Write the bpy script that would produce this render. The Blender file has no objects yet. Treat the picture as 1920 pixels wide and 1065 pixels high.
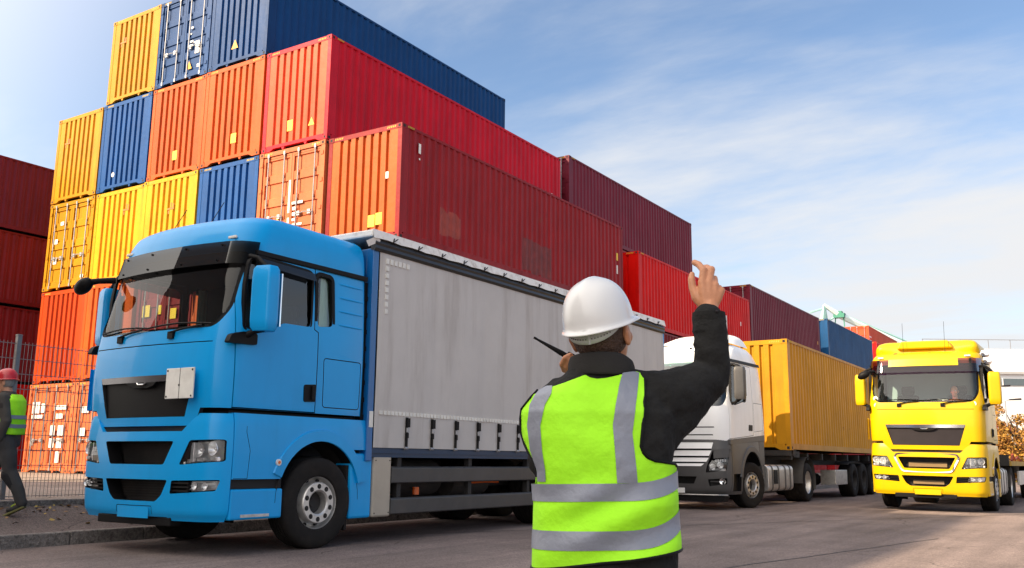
import bpy, bmesh, math, random
from mathutils import Vector, Matrix, noise
R = math.radians
scene = bpy.context.scene
col = scene.collection
# ------------------------------------------------------------------ camera
CAM = Vector((14.09, -16.68, 1.03)); YAW, PITCH, ROLL = R(-32.94), R(10.75), R(0.6)
cf = Vector((math.sin(YAW)*math.cos(PITCH), math.cos(YAW)*math.cos(PITCH), math.sin(PITCH)))
cr = Vector((math.cos(YAW), -math.sin(YAW), 0)); cu = cr.cross(cf)
cr, cu = cr*math.cos(ROLL)+cu*math.sin(ROLL), -cr*math.sin(ROLL)+cu*math.cos(ROLL)
cd = bpy.data.cameras.new('camera'); cam = bpy.data.objects.new('camera', cd); col.objects.link(cam)
cam.matrix_world = Matrix(((cr.x, cu.x, -cf.x, CAM.x), (cr.y, cu.y, -cf.y, CAM.y), (cr.z, cu.z, -cf.z, CAM.z), (0, 0, 0, 1)))
cd.sensor_width = 36; cd.lens = 32.63; cd.clip_end = 3000; cd.clip_start = 0.05
scene.camera = cam
# ------------------------------------------------------------------ light
SUN_AZ, SUN_EL = R(35.0), R(33.0)          # the sun stands behind the camera, to the left of -Y
SUN = Vector((-math.sin(SUN_AZ)*math.cos(SUN_EL), -math.cos(SUN_AZ)*math.cos(SUN_EL), math.sin(SUN_EL)))
ld = bpy.data.lights.new('sun', 'SUN'); ld.energy = 4.8; ld.angle = R(0.55); ld.color = (1.0, 0.80, 0.56)
lo = bpy.data.objects.new('sun', ld); col.objects.link(lo); lo.rotation_mode = 'QUATERNION'
lo.rotation_quaternion = SUN.to_track_quat('Z', 'Y'); lo.location = (0, -30, 40)
scene.view_settings.view_transform = 'Standard'; scene.view_settings.look = 'None'
scene.view_settings.exposure = 1.02; scene.view_settings.gamma = 1
w = bpy.data.worlds.new('World'); scene.world = w; w.use_nodes = True
def N(nt, t, **k):
    n = nt.nodes.new(t)
    for a, b in k.items():
        if a in ('op',): n.operation = b
        else: setattr(n, a, b)
    return n
def sky_world():
    nt = w.node_tree; nt.nodes.clear(); L = nt.links.new
    out = N(nt, 'ShaderNodeOutputWorld'); bg = N(nt, 'ShaderNodeBackground'); L(bg.outputs[0], out.inputs[0])
    sky = N(nt, 'ShaderNodeTexSky'); sky.sky_type = 'NISHITA'; sky.sun_disc = False
    sky.sun_elevation = SUN_EL; sky.sun_rotation = math.atan2(SUN.x, SUN.y); sky.air_density = 1.0; sky.dust_density = 0.35; sky.ozone_density = 2.2
    tc = N(nt, 'ShaderNodeTexCoord')
    # project the view direction on a cloud layer so the wisps flatten towards the horizon
    sep = N(nt, 'ShaderNodeSeparateXYZ'); L(tc.outputs['Generated'], sep.inputs[0])
    zz = N(nt, 'ShaderNodeMath', op='MAXIMUM'); L(sep.outputs[2], zz.inputs[0]); zz.inputs[1].default_value = 0.0
    zp = N(nt, 'ShaderNodeMath', op='ADD'); L(zz.outputs[0], zp.inputs[0]); zp.inputs[1].default_value = 0.16
    dx = N(nt, 'ShaderNodeMath', op='DIVIDE'); L(sep.outputs[0], dx.inputs[0]); L(zp.outputs[0], dx.inputs[1])
    dy = N(nt, 'ShaderNodeMath', op='DIVIDE'); L(sep.outputs[1], dy.inputs[0]); L(zp.outputs[0], dy.inputs[1])
    cb = N(nt, 'ShaderNodeCombineXYZ'); L(dx.outputs[0], cb.inputs[0]); L(dy.outputs[0], cb.inputs[1])
    mp = N(nt, 'ShaderNodeMapping'); L(cb.outputs[0], mp.inputs[0]); mp.inputs['Rotation'].default_value = (0, 0, R(28)); mp.inputs['Scale'].default_value = (0.70, 1.25, 1); mp.inputs['Location'].default_value = (3.1, 0.9, 0)
    n1 = N(nt, 'ShaderNodeTexNoise'); L(mp.outputs[0], n1.inputs['Vector']); n1.inputs['Scale'].default_value = 0.85; n1.inputs['Detail'].default_value = 8; n1.inputs['Roughness'].default_value = 0.58; n1.inputs['Distortion'].default_value = 0.35
    mp2 = N(nt, 'ShaderNodeMapping'); L(cb.outputs[0], mp2.inputs[0]); mp2.inputs['Rotation'].default_value = (0, 0, R(35)); mp2.inputs['Scale'].default_value = (0.8, 2.4, 1)
    n2 = N(nt, 'ShaderNodeTexNoise'); L(mp2.outputs[0], n2.inputs['Vector']); n2.inputs['Scale'].default_value = 1.1; n2.inputs['Detail'].default_value = 8; n2.inputs['Roughness'].default_value = 0.6
    mx = N(nt, 'ShaderNodeMath', op='MULTIPLY_ADD'); L(n2.outputs[0], mx.inputs[0]); mx.inputs[1].default_value = 0.36; L(n1.outputs[0], mx.inputs[2])
    # more cloud low down
    lo_ = N(nt, 'ShaderNodeMapRange'); L(sep.outputs[2], lo_.inputs[0]); lo_.inputs[1].default_value = 0.0; lo_.inputs[2].default_value = 0.40; lo_.inputs[3].default_value = 0.46; lo_.inputs[4].default_value = 0.0
    ad = N(nt, 'ShaderNodeMath', op='ADD'); L(mx.outputs[0], ad.inputs[0]); L(lo_.outputs[0], ad.inputs[1])
    rp = N(nt, 'ShaderNodeMapRange', interpolation_type='SMOOTHSTEP'); L(ad.outputs[0], rp.inputs[0]); rp.inputs[1].default_value = 0.64; rp.inputs[2].default_value = 1.02; rp.inputs[3].default_value = 0.02; rp.inputs[4].default_value = 1.0
    mix = N(nt, 'ShaderNodeMix', data_type='RGBA'); L(rp.outputs[0], mix.inputs[0]); L(sky.outputs[0], mix.inputs[6]); mix.inputs[7].default_value = (4.3, 4.35, 4.45, 1)
    # fill glow added on the sun's side of the sky (behind the camera)
    dt = N(nt, 'ShaderNodeVectorMath', operation='DOT_PRODUCT'); L(tc.outputs['Generated'], dt.inputs[0]); dt.inputs[1].default_value = SUN
    gm = N(nt, 'ShaderNodeMapRange', interpolation_type='SMOOTHSTEP'); L(dt.outputs['Value'], gm.inputs[0]); gm.inputs[1].default_value = 0.06; gm.inputs[2].default_value = 1.0; gm.inputs[3].default_value = 0.0; gm.inputs[4].default_value = 0.85
    gx = N(nt, 'ShaderNodeMix', data_type='RGBA'); L(gm.outputs[0], gx.inputs[0]); L(mix.outputs[2], gx.inputs[6]); gx.inputs[7].default_value = (16.5, 15.2, 13.6, 1)
    L(gx.outputs[2], bg.inputs[0]); bg.inputs[1].default_value = 0.10
sky_world()
# ------------------------------------------------------------------ materials
MATS = {}
def mat(name, color, rough=0.5, metal=0.0, spec=0.5, var=0.06, vscale=3.0, bump=0.0, bscale=60.0, coat=0.0, dirt=None, dirt_amt=0.0, dirt_scale=2.0, streak=False, alpha=1.0, trans=0.0, rustiness=0.0, fabric=False, randval=0.0, emit=None):
    """a Principled material with procedural variation in object space"""
    if name in MATS: return MATS[name]
    m = bpy.data.materials.new(name); m.use_nodes = True; MATS[name] = m
    nt = m.node_tree; L = nt.links.new; b = nt.nodes['Principled BSDF']
    b.inputs['Roughness'].default_value = rough; b.inputs['Metallic'].default_value = metal; b.inputs['Specular IOR Level'].default_value = spec
    b.inputs['Coat Weight'].default_value = coat; b.inputs['Coat Roughness'].default_value = 0.05
    b.inputs['Alpha'].default_value = alpha; b.inputs['Transmission Weight'].default_value = trans
    tc = N(nt, 'ShaderNodeTexCoord'); oi = N(nt, 'ShaderNodeObjectInfo')
    off = N(nt, 'ShaderNodeVectorMath', operation='SCALE'); off.inputs[0].default_value = (31.7, 17.3, 11.1); L(oi.outputs['Random'], off.inputs['Scale'])
    pos = N(nt, 'ShaderNodeVectorMath', operation='ADD'); L(tc.outputs['Object'], pos.inputs[0]); L(off.outputs[0], pos.inputs[1])
    n = N(nt, 'ShaderNodeTexNoise'); L(pos.outputs[0], n.inputs['Vector']); n.inputs['Scale'].default_value = vscale; n.inputs['Detail'].default_value = 6; n.inputs['Roughness'].default_value = 0.65
    mr = N(nt, 'ShaderNodeMapRange'); L(n.outputs[0], mr.inputs[0]); mr.inputs[1].default_value = 0.25; mr.inputs[2].default_value = 0.75; mr.inputs[3].default_value = 1-var; mr.inputs[4].default_value = 1+var
    hs = N(nt, 'ShaderNodeHueSaturation'); hs.inputs['Color'].default_value = (*color, 1); L(mr.outputs[0], hs.inputs['Value'])
    cur = hs.outputs[0]
    if randval:
        m2 = N(nt, 'ShaderNodeMapRange'); L(oi.outputs['Random'], m2.inputs[0]); m2.inputs[3].default_value = 1-randval; m2.inputs[4].default_value = 1+randval
        ml = N(nt, 'ShaderNodeMath', op='MULTIPLY'); L(m2.outputs[0], ml.inputs[0]); L(mr.outputs[0], ml.inputs[1]); L(ml.outputs[0], hs.inputs['Value'])
    if dirt is not None:
        mp = N(nt, 'ShaderNodeMapping'); L(pos.outputs[0], mp.inputs[0]); mp.inputs['Scale'].default_value = (1, 1, 0.12 if streak else 1)
        dn = N(nt, 'ShaderNodeTexNoise'); L(mp.outputs[0], dn.inputs['Vector']); dn.inputs['Scale'].default_value = dirt_scale; dn.inputs['Detail'].default_value = 8; dn.inputs['Roughness'].default_value = 0.7
        dr = N(nt, 'ShaderNodeMapRange', interpolation_type='SMOOTHSTEP'); L(dn.outputs[0], dr.inputs[0]); dr.inputs[1].default_value = 0.45; dr.inputs[2].default_value = 0.78; dr.inputs[4].default_value = dirt_amt
        mx = N(nt, 'ShaderNodeMix', data_type='RGBA'); L(dr.outputs[0], mx.inputs[0]); L(cur, mx.inputs[6]); mx.inputs[7].default_value = (*dirt, 1); cur = mx.outputs[2]
        rr = N(nt, 'ShaderNodeMapRange'); L(dr.outputs[0], rr.inputs[0]); rr.inputs[3].default_value = rough; rr.inputs[4].default_value = min(1, rough+0.4); L(rr.outputs[0], b.inputs['Roughness'])
    if rustiness:
        rn = N(nt, 'ShaderNodeTexNoise'); L(pos.outputs[0], rn.inputs['Vector']); rn.inputs['Scale'].default_value = 2.6; rn.inputs['Detail'].default_value = 12; rn.inputs['Roughness'].default_value = 0.78
        r2 = N(nt, 'ShaderNodeMapRange', interpolation_type='SMOOTHSTEP'); L(rn.outputs[0], r2.inputs[0]); r2.inputs[1].default_value = 0.66-0.06*rustiness; r2.inputs[2].default_value = 0.74-0.04*rustiness; r2.inputs[4].default_value = 0.85
        mx = N(nt, 'ShaderNodeMix', data_type='RGBA'); L(r2.outputs[0], mx.inputs[0]); L(cur, mx.inputs[6]); mx.inputs[7].default_value = (0.13, 0.045, 0.02, 1); cur = mx.outputs[2]
    L(cur, b.inputs['Base Color'])
    if bump:
        bn = N(nt, 'ShaderNodeTexNoise'); L(pos.outputs[0], bn.inputs['Vector']); bn.inputs['Scale'].default_value = bscale; bn.inputs['Detail'].default_value = 5
        bp = N(nt, 'ShaderNodeBump'); L(bn.outputs[0], bp.inputs['Height']); bp.inputs['Strength'].default_value = bump; bp.inputs['Distance'].default_value = 0.02; L(bp.outputs[0], b.inputs['Normal'])
    if emit: b.inputs['Emission Color'].default_value = (*color, 1); b.inputs['Emission Strength'].default_value = emit
    return m
def steel(name, c, rust=0.5, rough=0.42, stain=None):
    """weathered container paint: faded patches, vertical dirt, rust spots"""
    dk = stain or tuple(x*0.42+0.004 for x in c)
    return mat(name, c, rough=rough, spec=0.16, var=0.17, vscale=0.9, bump=0.25, bscale=5.0, dirt=dk, dirt_amt=0.45, dirt_scale=3.2, streak=True, rustiness=rust, randval=0.10)
def glass(name, tint, rough=0.0, alpha=0.25, top=1.0):
    m = bpy.data.materials.new(name); m.use_nodes = True; nt = m.node_tree; L = nt.links.new; nt.nodes.clear()
    out = N(nt, 'ShaderNodeOutputMaterial'); mx = N(nt, 'ShaderNodeMixShader'); tr = N(nt, 'ShaderNodeBsdfTransparent'); gl = N(nt, 'ShaderNodeBsdfGlossy')
    tr.inputs[0].default_value = (*tint, 1); gl.inputs['Roughness'].default_value = rough
    fr = N(nt, 'ShaderNodeFresnel'); fr.inputs[0].default_value = 1.5
    mr = N(nt, 'ShaderNodeMapRange'); L(fr.outputs[0], mr.inputs[0]); mr.inputs[3].default_value = alpha; mr.inputs[4].default_value = top
    L(mr.outputs[0], mx.inputs[0]); L(tr.outputs[0], mx.inputs[1]); L(gl.outputs[0], mx.inputs[2]); L(mx.outputs[0], out.inputs[0])
    MATS[name] = m
    return m
# ------------------------------------------------------------------ mesh helpers
class MB:
    """collects shapes and links them as ONE mesh object"""
    def __init__(s): s.v = []; s.f = []; s.m = []; s.mi = 0
    def add(s, vs, fs):
        o = len(s.v); s.v += [tuple(p) for p in vs]; s.f += [[i+o for i in f] for f in fs]; s.m += [s.mi]*len(fs); return s
    def box(s, x0, x1, y0, y1, z0, z1):
        vs = [(x, y, z) for z in (z0, z1) for y in (y0, y1) for x in (x0, x1)]
        return s.add(vs, [(0, 2, 3, 1), (4, 5, 7, 6), (0, 1, 5, 4), (2, 6, 7, 3), (0, 4, 6, 2), (1, 3, 7, 5)])
    def cbox(s, c, d, rot=None):
        M = rot if rot else Matrix.Identity(3); c = Vector(c)
        vs = [c+M@Vector((sx*d[0]/2, sy*d[1]/2, sz*d[2]/2)) for sz in (-1, 1) for sy in (-1, 1) for sx in (-1, 1)]
        return s.add(vs, [(0, 2, 3, 1), (4, 5, 7, 6), (0, 1, 5, 4), (2, 6, 7, 3), (0, 4, 6, 2), (1, 3, 7, 5)])
    def prism(s, poly, axis, a, b):
        """extrude a 2D polygon: axis 'x' takes (y,z), 'y' takes (x,z), 'z' takes (x,y)"""
        n = len(poly)
        A = sum(poly[i][0]*poly[(i+1) % n][1]-poly[(i+1) % n][0]*poly[i][1] for i in range(n))
        P = list(poly) if A > 0 else list(poly)[::-1]
        mk = {'x': lambda p, t: (t, p[0], p[1]), 'y': lambda p, t: (p[0], t, p[1]), 'z': lambda p, t: (p[0], p[1], t)}[axis]
        vs = [mk(p, a) for p in P]+[mk(p, b) for p in P]
        fs = [list(range(n))[::-1], list(range(n, 2*n))]+[[i, (i+1) % n, n+(i+1) % n, n+i] for i in range(n)]
        if axis == 'y': fs = [f[::-1] for f in fs]
        if b < a: fs = [f[::-1] for f in fs]
        return s.add(vs, fs)
    def tube(s, pts, r, n=8, cap=True):
        pts = [Vector(p) for p in pts]; rs = r if isinstance(r, (list, tuple)) else [r]*len(pts)
        vs = []; fs = []; up = None
        for i, p in enumerate(pts):
            d = (pts[min(i+1, len(pts)-1)]-pts[max(i-1, 0)]).normalized()
            if up is None: up = d.orthogonal().normalized()
            up = (up-d*up.dot(d)).normalized(); q = d.cross(up)
            for k in range(n): a = 2*math.pi*k/n; vs.append(p+(up*math.cos(a)+q*math.sin(a))*rs[i])
        for i in range(len(pts)-1):
            for k in range(n): fs.append((i*n+k, i*n+(k+1) % n, (i+1)*n+(k+1) % n, (i+1)*n+k))
        if cap: fs += [list(range(n))[::-1], [(len(pts)-1)*n+k for k in range(n)]]
        return s.add(vs, fs)
    def lathe(s, prof, n=32, c=(0, 0, 0), axis='z', arc=None):
        """prof: list of (radius, height along axis)"""
        vs = []; m = len(prof); a0, a1 = arc if arc else (0, 2*math.pi); full = arc is None; nn = n if full else n+1
        for i in range(nn):
            a = a0+(a1-a0)*i/n; ca, sa = math.cos(a), math.sin(a)
            for r, h in prof:
                p = {'z': (r*ca, r*sa, h), 'x': (h, r*ca, r*sa), 'y': (r*sa, h, r*ca)}[axis]
                vs.append((p[0]+c[0], p[1]+c[1], p[2]+c[2]))
        fs = [(i*m+j, ((i+1) % nn)*m+j, ((i+1) % nn)*m+j+1, i*m+j+1) for i in range(n) for j in range(m-1)]
        return s.add(vs, fs)
    def cyl(s, p0, p1, r, n=16): return s.tube([p0, p1], r, n)
    def grid(s, fn, nu, nv, closed_u=False):
        vs = [fn(i/nu, j/nv) for j in range(nv+1) for i in range(nu+(0 if closed_u else 1))]
        w_ = nu if closed_u else nu+1
        return s.add(vs, [(j*w_+i, j*w_+(i+1) % w_, (j+1)*w_+(i+1) % w_, (j+1)*w_+i) for j in range(nv) for i in range(nu)])
    def ball(s, c, r, n=12, sc=(1, 1, 1), rot=None):
        M = rot if rot else Matrix.Identity(3); c = Vector(c)
        def fn(u, v):
            a = 2*math.pi*u; b = math.pi*(v-0.5)*0.998
            return c+M@Vector((r*sc[0]*math.cos(a)*math.cos(b), r*sc[1]*math.sin(a)*math.cos(b), r*sc[2]*math.sin(b)))
        o = len(s.f); s.grid(fn, n, n//2, True)
        return s
    def mesh(s, name):
        me = bpy.data.meshes.new(name); me.from_pydata(s.v, [], s.f); me.polygons.foreach_set('material_index', s.m); me.update()
        return me
    def build(s, name, mats, parent=None, smooth=None, bevel=0.0, segs=2, loc=None, fix=False):
        me = s.mesh(name)
        if fix: fixnormals(me)
        return link(name, me, mats, parent, smooth, bevel, segs, loc)
def fixnormals(me):
    bm = bmesh.new(); bm.from_mesh(me); bmesh.ops.recalc_face_normals(bm, faces=bm.faces); bm.to_mesh(me); bm.free()
def link(name, me, mats, parent=None, smooth=None, bevel=0.0, segs=2, loc=None):
    for m in (mats if isinstance(mats, (list, tuple)) else [mats]): me.materials.append(m)
    if smooth is not None:
        me.polygons.foreach_set('use_smooth', [True]*len(me.polygons)); me.set_sharp_from_angle(angle=R(smooth))
    o = bpy.data.objects.new(name, me); col.objects.link(o)
    if parent: o.parent = parent
    if loc: o.location = loc
    if bevel:
        b = o.modifiers.new('bevel', 'BEVEL'); b.width = bevel; b.segments = segs; b.limit_method = 'ANGLE'; b.angle_limit = R(35); b.use_clamp_overlap = True
    return o
def empty(name, loc=(0, 0, 0), rz=0.0, ry=0.0):
    o = bpy.data.objects.new(name, None); col.objects.link(o); o.location = loc; o.rotation_euler = (0, ry, rz); o.empty_display_size = 0.2
    return o
def tag(o, label=None, cat=None, group=None, kind=None):
    if label: o['label'] = label
    if cat: o['category'] = cat
    if group: o['group'] = group
    if kind: o['kind'] = kind
    return o
def children(o): return [c for c in bpy.data.objects if c.parent == o]
def copy_tree(o, parent=None):
    c = o.copy(); col.objects.link(c); c.parent = parent
    for ch in children(o): copy_tree(ch, c)
    return c
def mesh_of(mb_or_me, mods, name='tmp'):
    """evaluate modifiers on a mesh and return the resulting mesh"""
    me = mb_or_me.mesh(name) if isinstance(mb_or_me, MB) else mb_or_me
    o = bpy.data.objects.new('tmp', me); col.objects.link(o); mods(o)
    dg = bpy.context.evaluated_depsgraph_get(); dg.update()
    r = bpy.data.meshes.new_from_object(o.evaluated_get(dg), preserve_all_data_layers=True, depsgraph=dg)
    bpy.data.objects.remove(o); return r
def boolean(me, cutters, op='DIFFERENCE'):
    """me: mesh; cutters: list of MB (closed solids)"""
    objs = []
    def mods(o):
        for c in cutters:
            cm = c.mesh('cut') if isinstance(c, MB) else c
            fixnormals(cm)
            co = bpy.data.objects.new('cut', cm); col.objects.link(co); objs.append(co)
            m = o.modifiers.new('b', 'BOOLEAN'); m.object = co; m.operation = op; m.solver = 'EXACT'; m.material_mode = 'INDEX'
    r = mesh_of(me, mods)
    for o in objs: bpy.data.objects.remove(o)
    return r
def rounded(pts, r, n=5):
    """round the corners of a polygon"""
    out = []; k = len(pts); rr = r if isinstance(r, (list, tuple)) else [r]*k
    for i in range(k):
        p = Vector(pts[i]); a = Vector(pts[i-1])-p; b = Vector(pts[(i+1) % k])-p
        d = min(rr[i], a.length*0.45, b.length*0.45)
        if d < 1e-4: out.append(tuple(p)); continue
        A = p+a.normalized()*d; B = p+b.normalized()*d
        for j in range(n+1):
            t = j/n; out.append(tuple(A*(1-t)**2+p*2*t*(1-t)+B*t*t))
    return out
def offset_poly(pts, d):
    k = len(pts); A = sum(pts[i][0]*pts[(i+1) % k][1]-pts[(i+1) % k][0]*pts[i][1] for i in range(k)); sgn = 1 if A > 0 else -1
    out = []
    for i in range(k):
        p = Vector(pts[i]); a = (p-Vector(pts[i-1])).normalized(); b = (Vector(pts[(i+1) % k])-p).normalized()
        n1 = Vector((a.y, -a.x))*sgn; n2 = Vector((b.y, -b.x))*sgn; m_ = (n1+n2)
        if m_.length < 1e-6: m_ = n1
        m_ = m_.normalized(); s_ = d/max(0.35, m_.dot(n1)); out.append(tuple(p+m_*s_))
    return out
def ring(mb, poly, outer, axis, a, b):
    """a frame: polygon outline widened by `outer`, extruded from a to b"""
    P = list(poly); Q = offset_poly(P, outer); n = len(P)
    mk = {'x': lambda p, t: (t, p[0], p[1]), 'y': lambda p, t: (p[0], t, p[1]), 'z': lambda p, t: (p[0], p[1], t)}[axis]
    vs = [mk(p, a) for p in P]+[mk(p, a) for p in Q]+[mk(p, b) for p in P]+[mk(p, b) for p in Q]; fs = []
    for i in range(n):
        j = (i+1) % n
        fs += [(i, j, n+j, n+i), (2*n+i, 3*n+i, 3*n+j, 2*n+j), (n+i, n+j, 3*n+j, 3*n+i), (i, 2*n+i, 2*n+j, j)]
    return mb.add(vs, fs)
# ------------------------------------------------------------------ ground, road, pavement, yard
def ground_mat(name, base, dark, scale=140.0, rough=0.85, patch=0.28, crack=True, speck=0.22):
    m = bpy.data.materials.new(name); m.use_nodes = True; nt = m.node_tree; L = nt.links.new; b = nt.nodes['Principled BSDF']; b.inputs['Roughness'].default_value = rough
    b.inputs['Specular IOR Level'].default_value = 0.3
    tc = N(nt, 'ShaderNodeTexCoord')
    a = N(nt, 'ShaderNodeTexNoise'); L(tc.outputs['Object'], a.inputs['Vector']); a.inputs['Scale'].default_value = scale; a.inputs['Detail'].default_value = 3
    v = N(nt, 'ShaderNodeTexVoronoi'); L(tc.outputs['Object'], v.inputs['Vector']); v.inputs['Scale'].default_value = scale*0.5
    c = N(nt, 'ShaderNodeTexNoise'); L(tc.outputs['Object'], c.inputs['Vector']); c.inputs['Scale'].default_value = 0.45; c.inputs['Detail'].default_value = 8; c.inputs['Roughness'].default_value = 0.65
    m1 = N(nt, 'ShaderNodeMix', data_type='RGBA'); m1.inputs[6].default_value = (*dark, 1); m1.inputs[7].default_value = (*base, 1)
    r1 = N(nt, 'ShaderNodeMapRange'); L(a.outputs[0], r1.inputs[0]); r1.inputs[1].default_value = 0.5-speck; r1.inputs[2].default_value = 0.5+speck
    L(r1.outputs[0], m1.inputs[0])
    hs = N(nt, 'ShaderNodeHueSaturation'); L(m1.outputs[2], hs.inputs['Color'])
    r2 = N(nt, 'ShaderNodeMapRange'); L(c.outputs[0], r2.inputs[0]); r2.inputs[1].default_value = 0.3; r2.inputs[2].default_value = 0.7; r2.inputs[3].default_value = 1-patch; r2.inputs[4].default_value = 1+patch
    vr = N(nt, 'ShaderNodeMapRange'); L(v.outputs['Color'], vr.inputs[0]); vr.inputs[3].default_value = 0.58; vr.inputs[4].default_value = 1.42
    mu = N(nt, 'ShaderNodeMath', op='MULTIPLY'); L(r2.outputs[0], mu.inputs[0]); L(vr.outputs[0], mu.inputs[1]); L(mu.outputs[0], hs.inputs['Value'])
    cur = hs.outputs[0]
    # oil drips and tyre dirt
    o = N(nt, 'ShaderNodeTexNoise'); L(tc.outputs['Object'], o.inputs['Vector']); o.inputs['Scale'].default_value = 1.7; o.inputs['Detail'].default_value = 10; o.inputs['Roughness'].default_value = 0.7
    orr = N(nt, 'ShaderNodeMapRange', interpolation_type='SMOOTHSTEP'); L(o.outputs[0], orr.inputs[0]); orr.inputs[1].default_value = 0.60; orr.inputs[2].default_value = 0.74; orr.inputs[4].default_value = 0.55
    mo = N(nt, 'ShaderNodeMix', data_type='RGBA'); L(orr.outputs[0], mo.inputs[0]); L(cur, mo.inputs[6]); mo.inputs[7].default_value = (*[x*0.55 for x in dark], 1); cur = mo.outputs[2]
    if crack:
        mp = N(nt, 'ShaderNodeMapping'); L(tc.outputs['Object'], mp.inputs[0])
        wv = N(nt, 'ShaderNodeTexNoise'); L(tc.outputs['Object'], wv.inputs['Vector']); wv.inputs['Scale'].default_value = 1.5; wv.inputs['Detail'].default_value = 6
        av = N(nt, 'ShaderNodeVectorMath', operation='MULTIPLY_ADD'); L(wv.outputs['Color'], av.inputs[0]); av.inputs[1].default_value = (0.7, 0.7, 0); L(tc.outputs['Object'], av.inputs[2])
        ve = N(nt, 'ShaderNodeTexVoronoi', feature='DISTANCE_TO_EDGE'); L(av.outputs[0], ve.inputs['Vector']); ve.inputs['Scale'].default_value = 0.22
        cr_ = N(nt, 'ShaderNodeMapRange'); L(ve.outputs['Distance'], cr_.inputs[0]); cr_.inputs[1].default_value = 0.0; cr_.inputs[2].default_value = 0.0035; cr_.inputs[3].default_value = 0.75; cr_.inputs[4].default_value = 0.0
        mc = N(nt, 'ShaderNodeMix', data_type='RGBA'); L(cr_.outputs[0], mc.inputs[0]); L(cur, mc.inputs[6]); mc.inputs[7].default_value = (0.02, 0.018, 0.016, 1); cur = mc.outputs[2]
    # rubber worn along the driving lanes
    mt = N(nt, 'ShaderNodeMapping'); L(tc.outputs['Object'], mt.inputs[0]); mt.inputs['Scale'].default_value = (2.2, 0.10, 1); mt.inputs['Rotation'].default_value = (0, 0, R(4))
    tn = N(nt, 'ShaderNodeTexNoise'); L(mt.outputs[0], tn.inputs['Vector']); tn.inputs['Scale'].default_value = 1.0; tn.inputs['Detail'].default_value = 7; tn.inputs['Roughness'].default_value = 0.6
    tr_ = N(nt, 'ShaderNodeMapRange'); L(tn.outputs[0], tr_.inputs[0]); tr_.inputs[1].default_value = 0.35; tr_.inputs[2].default_value = 0.68; tr_.inputs[3].default_value = 1.10; tr_.inputs[4].default_value = 0.70
    th = N(nt, 'ShaderNodeHueSaturation'); L(cur, th.inputs['Color']); L(tr_.outputs[0], th.inputs['Value']); cur = th.outputs[0]
    L(cur, b.inputs['Base Color'])
    bp = N(nt, 'ShaderNodeBump'); bp.inputs['Strength'].default_value = 0.55; bp.inputs['Distance'].default_value = 0.012; L(v.outputs['Distance'], bp.inputs['Height']); L(bp.outputs[0], b.inputs['Normal'])
    MATS[name] = m
    return m
asphalt = ground_mat('asphalt', (0.275, 0.212, 0.190), (0.120, 0.093, 0.086))
pave = ground_mat('pavement_asphalt', (0.175, 0.135, 0.122), (0.095, 0.075, 0.069), scale=120, patch=0.2)
concrete = ground_mat('yard_concrete', (0.36, 0.30, 0.25), (0.22, 0.185, 0.16), scale=60, patch=0.22, speck=0.5)
kerbstone = ground_mat('kerb_stone', (0.23, 0.20, 0.18), (0.12, 0.105, 0.095), scale=70, crack=False, patch=0.3)
b = MB(); b.add([(-900, -900, 0), (1200, -900, 0), (1200, 1500, 0), (-900, 1500, 0)], [(0, 1, 2, 3)])
tag(b.build('road', asphalt), kind='structure')
YZ = 0.50                                                    # level of the container yard
b = MB(); b.add([(3.46, -40, 0.148), (3.46, 70, 0.148), (2.46, 70, 0.40), (2.46, -40, 0.40)], [(0, 1, 2, 3)])
tag(b.build('pavement', pave), kind='structure')
b = MB(); random.seed(3)
y = -40.0
while y < 70:
    l = random.choice((0.5, 1.0, 1.0, 1.0)); dz = random.uniform(-.006, .006); dx = random.uniform(-.006, .006)
    b.box(3.46+dx, 3.60+dx, y+.006, y+l-.006, -.1, 0.152+dz); y += l
tag(b.build('kerb', kerbstone, bevel=0.014), kind='structure')
b = MB(); y = -40.0
while y < 70:
    b.box(2.36, 2.46, y+.005, y+0.995, 0.2, 0.47); y += 1.0
tag(b.build('yard_kerb', kerbstone, bevel=0.012), kind='structure')
b = MB(); b.add([(2.36, -60, YZ-.035), (2.36, 90, YZ-.035), (1.6, 90, YZ), (-120, 90, YZ), (-120, -60, YZ), (1.6, -60, YZ)], [(0, 1, 2, 5), (5, 2, 3, 4)])
tag(b.build('yard', concrete), kind='structure')
# paved joints in the road: thin bitumen strips
bit = mat('bitumen', (0.035, 0.03, 0.028), rough=0.6)
def strip(name, pts, wd, z, m):
    b = MB(); P = [Vector((*p, 0)) for p in pts]
    for i in range(len(P)-1):
        d = (P[i+1]-P[i]).normalized(); n = Vector((-d.y, d.x, 0))*wd/2
        b.add([(P[i]-n).xy.to_tuple()+(z,), (P[i]+n).xy.to_tuple()+(z,), (P[i+1]+n).xy.to_tuple()+(z,), (P[i+1]-n).xy.to_tuple()+(z,)], [(0, 3, 2, 1)])
    return tag(b.build(name, m), kind='structure')
random.seed(8)
strip('road_joint', [(7.4-2.2+i*0.55+random.uniform(-.03, .03), -7+i*1.05) for i in range(16)], 0.035, 0.004, bit)
strip('road_joint', [(9.2+i*0.2+random.uniform(-.03, .03), -15+i*1.0) for i in range(14)], 0.022, 0.004, bit)
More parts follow.
